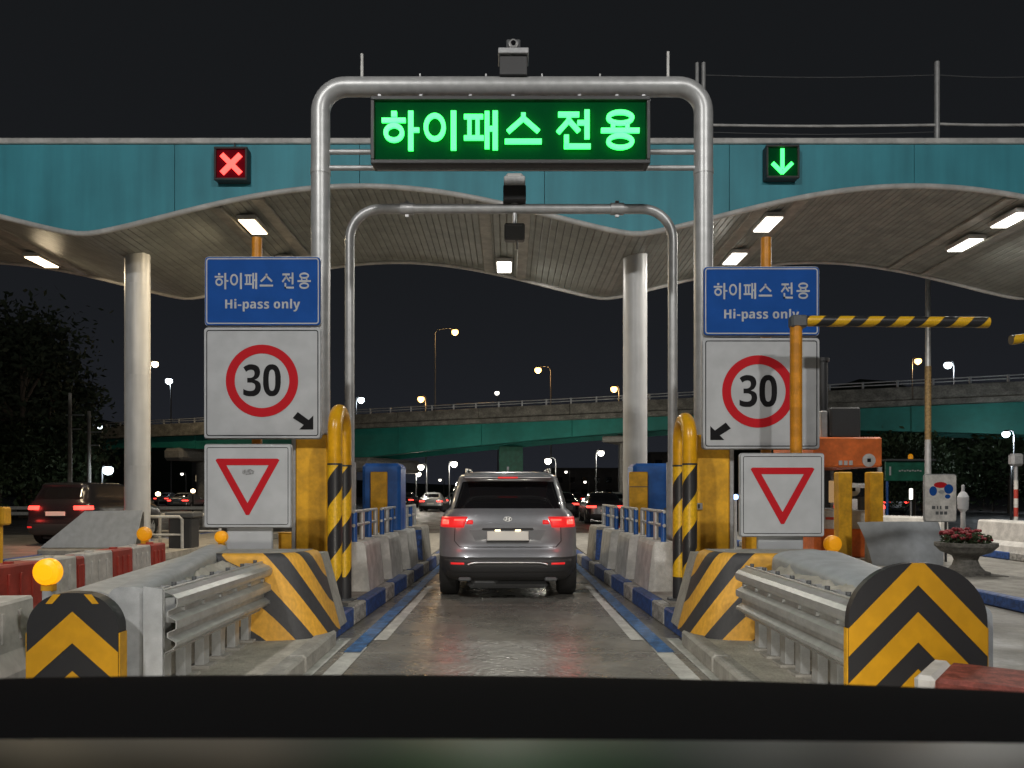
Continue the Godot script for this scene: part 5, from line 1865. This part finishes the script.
func trees():
	var kinds = []
	for k in 3:
		var h = [11.0, 9.0, 5.0][k]
		var r = make_tree_mesh(21 + k, h, [4.2, 3.4, 3.0][k], [6500, 5500, 4500][k], [0.20, 0.19, 0.17][k])
		kinds.append([r[0].mesh(M.bark), r[1].mesh([M.leaf_dark, M.leaf_dark, M.leaf][k])])
	var rng := RandomNumberGenerator.new()
	rng.seed = 5
	var spots = [[-28.0, 46, 0, 1.05], [-32.5, 50, 0, 1.15], [-30.5, 53, 1, 1.15], [-35.5, 44, 1, 1.3], [-36.0, 60, 0, 1.15], [-25.6, 45, 2, 1.0], [-38.5, 56, 0, 1.2], [-31.0, 40, 2, 1.1], [-26.0, 41, 2, 0.9]]
	var labs = ["tall dark leafy tree behind the two thin poles, tree %s of the dark grove"]
	var i = 0
	for s in spots:
		tree_at(kinds[s[2]], v3(s[0], 0, -s[1]), s[3], rng.randf() * TAU, "dark leafy tree of the unlit grove behind the dark SUV", "trees of the dark grove")
		i += 1
	for s in [[27.0, 55, 2, 1.15], [31.0, 60, 2, 1.3], [23.8, 47, 2, 0.8], [35.0, 56, 2, 1.25], [39.0, 62, 1, 0.9], [20.5, 56, 2, 0.9], [24.5, 64, 2, 1.2]]:
		tree_at(kinds[s[2]], v3(s[0], 0, -s[1]), s[3], rng.randf() * TAU, "low green tree under the overpass behind the green board", "trees past the booth")

func tree_at(k, where, sc, turn, label, group):
	var t = thing("leafy_tree", label, "tree", where, group)
	t.rotation.y = turn; t.scale = Vector3.ONE * sc
	obj("trunk", k[0], null, t)
	obj("crown", k[1], null, t)

# ---------------------------------------------------------------- small things
func small_things():
	var m: Mb
	# stone planter with flowers
	var p = v3(7.08, 0.14, -12.4)
	var t = thing("flower_planter", "round grey stone pedestal planter filled with red flowers", "planter", p)
	t.scale = Vector3.ONE * 0.88
	m = Mb.new()
	m.lathe([[0.0, 0.0], [0.38, 0.0], [0.38, 0.05], [0.30, 0.07], [0.22, 0.16], [0.19, 0.26], [0.22, 0.33], [0.40, 0.40], [0.475, 0.48], [0.50, 0.50], [0.50, 0.56], [0.46, 0.565], [0.42, 0.54], [0.0, 0.53]], 32)
	obj("bowl", m, M.stone, t)
	m = Mb.new()
	m.box(v3(0, -0.0, 0), v3(0.95, 0.03, 0.95), Basis.IDENTITY, 0.01)
	obj("plinth", m, M.stone, t)
	var rng := RandomNumberGenerator.new()
	rng.seed = 77
	m = Mb.new()
	for i in 700:
		var a = rng.randf() * TAU; var r = sqrt(rng.randf()) * 0.4
		var c = v3(cos(a) * r, 0.54 + rng.randf() * 0.20 * (1.15 - r), sin(a) * r)
		var n = v3(rng.randfn(), rng.randfn() + 1, rng.randfn()).normalized()
		var u = n.cross(v3(rng.randfn(), rng.randfn(), 1)).normalized() * 0.035; var w = n.cross(u) * 0.6
		m.quad(c - u, c - w, c + u, c + w, n)
	obj("leaves", m, M.leaf, t)
	for i in 46:
		var a = rng.randf() * TAU; var r = sqrt(rng.randf()) * 0.38
		var fm := Mb.new()
		var c = v3(cos(a) * r, 0.58 + rng.randf() * 0.22 * (1.15 - r), sin(a) * r)
		for k in 6:
			var b = TAU * k / 6 + a
			var q = c + v3(cos(b) * 0.026, 0.012 * (k % 2), sin(b) * 0.026)
			fm.lathe([[0.0, -0.022], [0.024, -0.008], [0.024, 0.012], [0.0, 0.024]], 5, Transform3D(Basis.IDENTITY, q))
		obj("flower", fm, M.petal, t)
	# white notice board with blue and red picture
	var D = 14.6
	var b = at(940, 498, D)
	t = thing("notice_sign", "white notice sign with a blue and red picture and grey print", "sign", v3(b.x, 0.14, b.z))
	var u = D / F
	m = Mb.new()
	m.prism(rrect(31 * u, 46 * u, 0.04), 0.02, Transform3D(Basis.IDENTITY, v3(0, b.y - 0.14, 0)))
	obj("panel", m, M.barrier_white, t)
	m = Mb.new()
	m.prism(rrect(33 * u, 48 * u, 0.05), 0.018, Transform3D(Basis.IDENTITY, v3(0, b.y - 0.14, -0.02)))
	obj("rim", m, M.sign_frame, t)
	var yy = b.y - 0.14
	for q in [[-7.5, 7, 5.0, 8.0, "sign_blue"], [8.0, 9, 6.0, 8.0, "sign_blue"], [7.0, 1.5, 3.6, 3.6, "sign_blue"], [0.0, 13, 9.0, 5.0, "sign_red"], [1.0, 6.0, 4.0, 3.0, "sign_frame"]]:
		m = Mb.new()
		var pts = []
		for k in 18: pts.append(Vector2(q[0] * u + cos(TAU * k / 18) * q[2] * u * 0.75, yy + q[1] * u + sin(TAU * k / 18) * q[3] * u * 0.6))
		m.prism(pts, 0.002 + 0.0005 * absf(q[0]), Transform3D(Basis.IDENTITY, v3(0, 0, 0.02)))
		obj("picture_shape", m, M[q[4]], t)
	for q in [[-7, -9.5, 3.4], [-3, -9.5, 1.5], [0, -9.5, 1.6], [6, -9.5, 3.2], [-3.5, -15, 3.0], [0.8, -15, 3.0], [5, -15, 3.0]]:
		m = Mb.new()
		m.box(v3(q[0] * u, yy + q[1] * u, 0.021), v3(q[2] * u, 3.2 * u, 0.003))
		obj("print", m, M.dark_grey, t)
	for sx in [-1, 1]:
		m = Mb.new()
		m.tube([v3(sx * 0.12, 0, -0.03), v3(sx * 0.12, yy, -0.03)], 0.022, 8)
		obj("stand", m, M.black_box, t)
	# tall mast behind the canopy
	t = thing("steel_mast", "tall slim grey mast rising behind the notice sign to the canopy", "mast", v3((928 - 509) / F * 24.0, 0, -24.0))
	m = Mb.new()
	m.tube([v3(0, -0.02, 0), v3(0, 4.0, 0), v3(0, 11.5, 0)], [0.10, 0.085, 0.06], 12)
	obj("pole", m, M.galvanised, t)
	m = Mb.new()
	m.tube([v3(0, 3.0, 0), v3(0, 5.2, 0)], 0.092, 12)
	obj("warm_light_band", m, M.warm_light_tint, t)  # added band whose tint stands in for warm light on the pole
	m = Mb.new()
	m.box(v3(0, 0.03, 0), v3(0.4, 0.06, 0.4), Basis.IDENTITY, 0.01)
	obj("base_plate", m, M.galvanised, t)
	# small white post
	D = 16.5
	b = at(963, 487, D)
	t = thing("marker_post", "short white marker post with a rounded head beside the notice sign", "post", v3(b.x, 0.14, b.z))
	m = Mb.new()
	m.tube([v3(0, 0, 0), v3(0, b.y - 0.3, 0)], 0.045, 10)
	obj("post", m, M.booth_white, t)
	m = Mb.new()
	m.lathe([[0.05, 0.0], [0.10, 0.06], [0.11, 0.30], [0.07, 0.38], [0.03, 0.42], [0.03, 0.55], [0.0, 0.56]], 14, Transform3D(Basis.IDENTITY, v3(0, b.y - 0.65, 0)))
	obj("head", m, M.sign_white, t)
	# candy striped pole
	D = 22.0
	b = at(1016, 458, D)
	t = thing("striped_pole", "thin red and white banded pole with a grey box head", "pole", v3(b.x, 0.0, b.z))
	for k in 7:
		m = Mb.new()
		m.tube([v3(0, 0.25 * k, 0), v3(0, 0.25 * k + 0.25, 0)], 0.055, 10)
		obj("band", m, M.barrier_red if k % 2 else M.barrier_white, t)
	m = Mb.new()
	m.tube([v3(0, 1.75, 0), v3(0, b.y - 0.1, 0)], 0.05, 10)
	m.box(v3(0, b.y - 0.05, 0), v3(0.34, 0.34, 0.25), Basis.IDENTITY, 0.06)
	obj("box_head", m, M.sign_frame, t)
	# white concrete barriers by the far kerb
	var k = 0
	for q in [[10.95, 14.4, 0.0], [10.8, 17.0, 0.0], [10.2, 20.5, 0.5]]:
		t = thing("white_barrier", "%s white concrete barrier on the blue and white kerb past the planter" % ["first", "second", "third"][k], "barrier", v3(q[0], 0.14, -q[1]), "white concrete barriers past the planter")
		t.rotation.y = q[2]
		m = Mb.new()
		m.prism([Vector2(-0.28, 0), Vector2(-0.26, 0.14), Vector2(-0.17, 0.24), Vector2(-0.13, 0.62), Vector2(-0.10, 0.66), Vector2(0.10, 0.66), Vector2(0.13, 0.62), Vector2(0.17, 0.24), Vector2(0.26, 0.14), Vector2(0.28, 0)], -2.2, Transform3D(Basis.IDENTITY, v3(0, 0, 1.0)))
		obj("block", m, M.barrier_white, t)
		m = Mb.new()
		m.box(v3(0, 0.66, -0.1), v3(0.09, 0.03, 1.6), Basis.IDENTITY, 0.01)
		obj("lifting_bar", m, M.concrete_pale, t)
		k += 1
	# green information board
	D = 31.0
	b = at(908, 471, D)
	t = thing("green_board", "green information board on pale posts with an orange beacon on top", "sign", v3(b.x, 0, b.z))
	m = Mb.new()
	m.box(v3(0, b.y, 0), v3(46 * D / F, 20 * D / F, 0.12), Basis.IDENTITY, 0.02)
	obj("panel", m, M.green_board, t)
	m = Mb.new()
	m.box(v3(0, b.y + 10.8 * D / F, 0.0), v3(50 * D / F, 0.08, 0.5), Basis.IDENTITY, 0.02)
	obj("hood", m, M.dark_grey, t)
	for sx in [-1, 1]:
		m = Mb.new()
		m.tube([v3(sx * 0.8, -0.02, 0), v3(sx * 0.8, b.y, -0.02)], 0.05, 8)
		obj("post", m, M.blue_box, t)
	m = Mb.new()
	m.box(v3(-0.72, b.y, 0.065), v3(0.07, 0.34, 0.012), Basis.IDENTITY, 0.004)
	for q in 9: m.box(v3(-0.35 + q * 0.1, b.y + 0.02 * (q % 2), 0.065), v3(0.07, 0.05, 0.012))
	obj("print", m, M.booth_white, t)
	m = Mb.new()
	m.lathe([[0.09, 0.0], [0.09, 0.14], [0.05, 0.2], [0.0, 0.21]], 12, Transform3D(Basis.IDENTITY, v3(0.1, b.y + 11.8 * D / F, 0)))
	obj("beacon_lamp", m, M.beacon_dim, t)
	# narrow white lit panel under the trees
	b = at(911, 494, 33.0)
	t = thing("light_box", "small narrow lit white light box below the green board", "light box", v3(b.x, 0, b.z))
	m = Mb.new()
	m.box(v3(0, b.y, 0), v3(0.13, 0.46, 0.1), Basis.IDENTITY, 0.03)
	obj("lit_panel", m, M.lamp_far, t)
	m = Mb.new()
	m.tube([v3(0, -0.02, 0), v3(0, b.y - 0.3, 0)], 0.04, 8)
	obj("post", m, M.galvanised, t)
	# dark green highway sign behind the SUV
	D = 70.0
	b = at(511, 459, D)
	t = thing("highway_sign", "dark green highway direction sign on a post behind the SUV roof", "sign", v3(b.x, 0, b.z))
	m = Mb.new()
	m.box(v3(0, b.y, 0), v3(24 * D / F, 25 * D / F, 0.1), Basis.IDENTITY, 0.02)
	obj("panel", m, M.green_board, t)
	m = Mb.new()
	m.tube([v3(0, -0.02, -0.1), v3(0, b.y, -0.1)], 0.12, 8)
	obj("post", m, M.galvanised, t)
	# thin utility poles by the grove
	for q in [[70, 393, 40.0, "taller thin utility pole with short arms in front of the dark trees"], [89, 411, 42.0, "shorter thin utility pole with short arms in front of the dark trees"]]:
		b = at(q[0], q[1], q[2])
		t = thing("utility_pole", q[3], "pole", v3(b.x, 0, b.z))
		m = Mb.new()
		m.tube([v3(0, -0.02, 0), v3(0, b.y, 0)], [0.12, 0.08], 10)
		obj("pole", m, M.concrete, t)
		for k2 in 2:
			m = Mb.new()
			m.box(v3(0.25, b.y - 1.1 - 0.7 * k2, 0), v3(0.9 - 0.3 * k2, 0.06, 0.06))
			obj("cross_arm", m, M.galvanised, t)
	# guard fence of the outer road behind the dark SUV
	t = thing("road_guard_rail", "long low steel guard rail along the road behind the dark SUV", "guard rail", v3(-30, 0, -33))
	for y in [0.55, 0.78]:
		m = Mb.new()
		m.box(v3(10, y, 0), v3(24, 0.14, 0.05), Basis.IDENTITY, 0.02)
		obj("beam", m, M.rail_steel, t)
	for i in 12:
		m = Mb.new()
		m.box(v3(-1.5 + i * 2.1, 0.4, -0.06), v3(0.1, 0.84, 0.07))
		obj("post", m, M.galvanised, t)
	# bulky grey bin-like machine beside the column
	b = at(184, 540, 18.0)
	t = thing("control_box", "dark grey control box with a pale lid beside the canopy column", "box", v3((184 - 509) / F * 18.5, 0, -18.5))
	m = Mb.new()
	m.box(v3(0, 0.42, 0), v3(0.52, 0.84, 0.5), Basis.IDENTITY, 0.03)
	obj("case", m, M.black_box, t)
	m = Mb.new()
	m.box(v3(0, 0.90, 0), v3(0.66, 0.14, 0.6), Basis.IDENTITY, 0.03)
	obj("lid", m, M.dark_grey, t)
	# low white rails on the neighbouring island
	for q in [[158, 18.2, 0.55, "small white tube rail beside the grey nose plate"], [190, 20.0, 0.75, "wider pale tube rail behind the grey control box"]]:
		t = thing("tube_rail", q[3], "railing", v3((q[0] - 509) / F * q[1], 0.0, -q[1]))
		var w = q[2]
		m = Mb.new()
		m.tube([v3(-w, 0, 0), v3(-w, 0.8, 0), v3(-w + 0.06, 0.86, 0), v3(w - 0.06, 0.86, 0), v3(w, 0.8, 0), v3(w, 0, 0)], 0.035, 10)
		obj("rail", m, M.white_trim, t)
		m = Mb.new()
		m.tube([v3(-w, 0.45, 0), v3(w, 0.45, 0)], 0.025, 8)
		obj("lower_bar", m, M.white_trim, t)
	# yellow device at the edge
	b = at(-1, 516, 14.0)
	t = thing("post_box", "yellow box on a yellow post at the outer lane", "device", v3(b.x, 0, b.z))
	m = Mb.new()
	m.box(v3(0, b.y, 0), v3(0.30, 0.32, 0.25), Basis.IDENTITY, 0.03)
	obj("box", m, M.yellow, t)
	m = Mb.new()
	m.tube([v3(0, -0.01, 0), v3(0, b.y - 0.1, 0)], 0.06, 10)
	obj("post", m, M.yellow, t)
	# blue-white lamp seen past the yield sign, on a small post
	b = at(735.5, 497, 20.0)
	t = thing("signal_lamp", "small blue-white lamp between the yellow cabinet and yield sign", "lamp", v3(b.x, 0, b.z))
	m = Mb.new()
	m.lathe([[0.0, -0.07], [0.06, -0.05], [0.075, 0.0], [0.06, 0.05], [0.0, 0.07]], 14, Transform3D(Basis.IDENTITY, v3(0, b.y, 0)))
	obj("lamp_lens", m, M.lamp_blue, t)
	m = Mb.new()
	m.tube([v3(0, 0, 0), v3(0, b.y - 0.06, 0)], 0.035, 8)
	obj("post", m, M.galvanised, t)
	# faint far buildings
	for q in [[675, 455, 170.0, 12.0, 10.0, "far dim apartment block beyond the canopy column of the booth-side island"], [588, 470, 200.0, 18.0, 10.0, "far low dim building under the overpass behind the SUV"], [245, 462, 180.0, 20.0, 10.0, "far dim building under the overpass beyond the closed lane"]]:
		b = at(q[0], q[1], q[2])
		t = thing("far_building", q[5], "building", v3(b.x, 0, b.z))
		m = Mb.new()
		m.box(v3(0, b.y / 2, 0), v3(q[3], b.y, q[4]))
		obj("wall", m, M.building, t)
		m = Mb.new()
		m.box(v3(0, b.y + 0.2, 0), v3(q[3] + 0.6, 0.4, q[4] + 0.6))
		obj("roof", m, M.dark_grey, t)
		rng.seed = int(q[0])
		var fl = int(b.y / 3.0)
		for i in fl:
			for j in int(q[3] / 3.0):
				m = Mb.new()
				m.box(v3(-q[3] / 2 + 1.6 + j * 3.0, 1.6 + i * 3.0, q[4] / 2 + 0.03), v3(1.4, 1.3, 0.06))
				obj("window", m, M.window_lit if rng.randf() < 0.22 else M.car_glass, t)
	# red marker lights and headlights far down the road
	for q in [[590, 500, 80.0, "lamp_cool", "pair of far headlights under the overpass"], [193, 491, 60.0, "lamp_warm", "warm far light under the overpass by the closed lane's yield sign"], [158, 494, 55.0, "lamp_warm", "warm far light beside the canopy column foot"]]:
		b = at(q[0], q[1], q[2])
		t = thing("far_lamp", q[4], "lamp", v3(b.x, 0, b.z))
		for sx in ([-1, 1] if q[0] == 590 else [0]):
			m = Mb.new()
			m.lathe([[0.0, -0.17], [0.14, -0.1], [0.17, 0.0], [0.14, 0.1], [0.0, 0.17]], 12, Transform3D(Basis.IDENTITY, v3(sx * 0.6, b.y, 0)))
			obj("lamp_lens", m, M[q[3]], t)
		m = Mb.new()
		m.box(v3(0, (b.y - 0.1) / 2, 0), v3(1.5 if q[0] == 590 else 0.12, b.y - 0.1, 0.1), Basis.IDENTITY, 0.02)
		obj("stand", m, M.dark_grey, t)

# ---------------------------------------------------------------- the viewer's own car
func own_car():
	var t = thing("viewer_car", "black dashboard top of the viewer's own car under the windscreen", "car", v3(0, 0.0, 0))
	var m := Mb.new()
	# far black ledge at the foot of the windscreen, gently bowed
	var rows = []
	for i in 12:
		var f = i / 11.0
		var r = []
		for j in 41:
			var x = -1.0 + 2.0 * j / 40.0
			var d = lerpf(0.60, 0.98, f) - 0.06 * x * x
			r.append(v3(x, 1.186 + 0.004 * sin(PI * f) - 0.010 * pow(f, 6) - 0.016 * x * x - 0.013 * x, -d))
		rows.append(r)
	var lip = []
	for j in 41: lip.append(rows[11][j] + v3(0, -0.10, -0.05))
	rows.append(lip)
	m.grid(rows, null, false)
	obj("ledge", m, M.dash_black, t)
	m = Mb.new()
	rows = []
	for i in 12:
		var f = i / 11.0
		var r = []
		for j in 41:
			var x = -1.0 + 2.0 * j / 40.0
			var d = lerpf(0.35, 0.62, f) - 0.03 * x * x
			r.append(v3(x, 1.196 + 0.016 * f - 0.003 * pow(f, 12) - 0.004 * x, -d))
		rows.append(r)
	m.grid(rows, null, false)
	obj("pad", m, M.dash_pad, t)
	# cabin round the viewer: roof, doors, rear wall, floor
	for q in [["roof", v3(0, 1.66, 1.0), v3(1.7, 0.06, 2.7)], ["door", v3(-0.85, 0.75, 0.7), v3(0.08, 1.1, 3.0)], ["door", v3(0.85, 0.75, 0.7), v3(0.08, 1.1, 3.0)], ["rear_wall", v3(0, 1.0, 2.3), v3(1.7, 1.26, 0.08)], ["floor_pan", v3(0, 0.3, 0.6), v3(1.6, 0.1, 3.3)], ["firewall", v3(0, 0.7, -0.86), v3(1.7, 0.85, 0.06)]]:
		m = Mb.new()
		m.box(q[1], q[2], Basis.IDENTITY, 0.02)
		obj(q[0], m, M.dash_black, t)
	# short bonnet below the line of sight, with the two headlamps in its nose
	m = Mb.new()
	m.box(v3(0, 0.66, -1.35), v3(1.66, 0.34, 0.95), Basis.IDENTITY, 0.08)
	obj("bonnet", m, M.paint_black, t)
	for sx in [-1, 1]:
		m = Mb.new()
		m.box(v3(sx * 0.62, 0.68, -1.84), v3(0.28, 0.13, 0.05), Basis.IDENTITY, 0.02)
		obj("head_lamp", m, M.lamp_white, t)
		var l := SpotLight3D.new()
		l.name = "head_glow"
		l.light_color = lc(1.0, 0.93, 0.8); l.light_energy = 5.0; l.light_size = 0.12
		l.spot_range = 200.0; l.spot_attenuation = 2.0; l.spot_angle = 42.0; l.spot_angle_attenuation = 0.9; l.shadow_enabled = true
		t.add_child(l, true)
		l.position = v3(sx * 0.62, 0.68, -1.92); l.rotation_degrees.x = -9.0
	for sx in [-1, 1]:
		for z in [-1.0, 1.7]:
			var w := Mb.new()
			w.lathe([[0.0, 0.0], [0.29, 0.0], [0.32, 0.03], [0.32, 0.19], [0.29, 0.22], [0.0, 0.22]], 24, Transform3D(Basis(Vector3(0, 0, 1), -PI / 2 * sx), v3(sx * 0.62, 0.32, z)))
			obj("wheel", w, M.rubber, t)
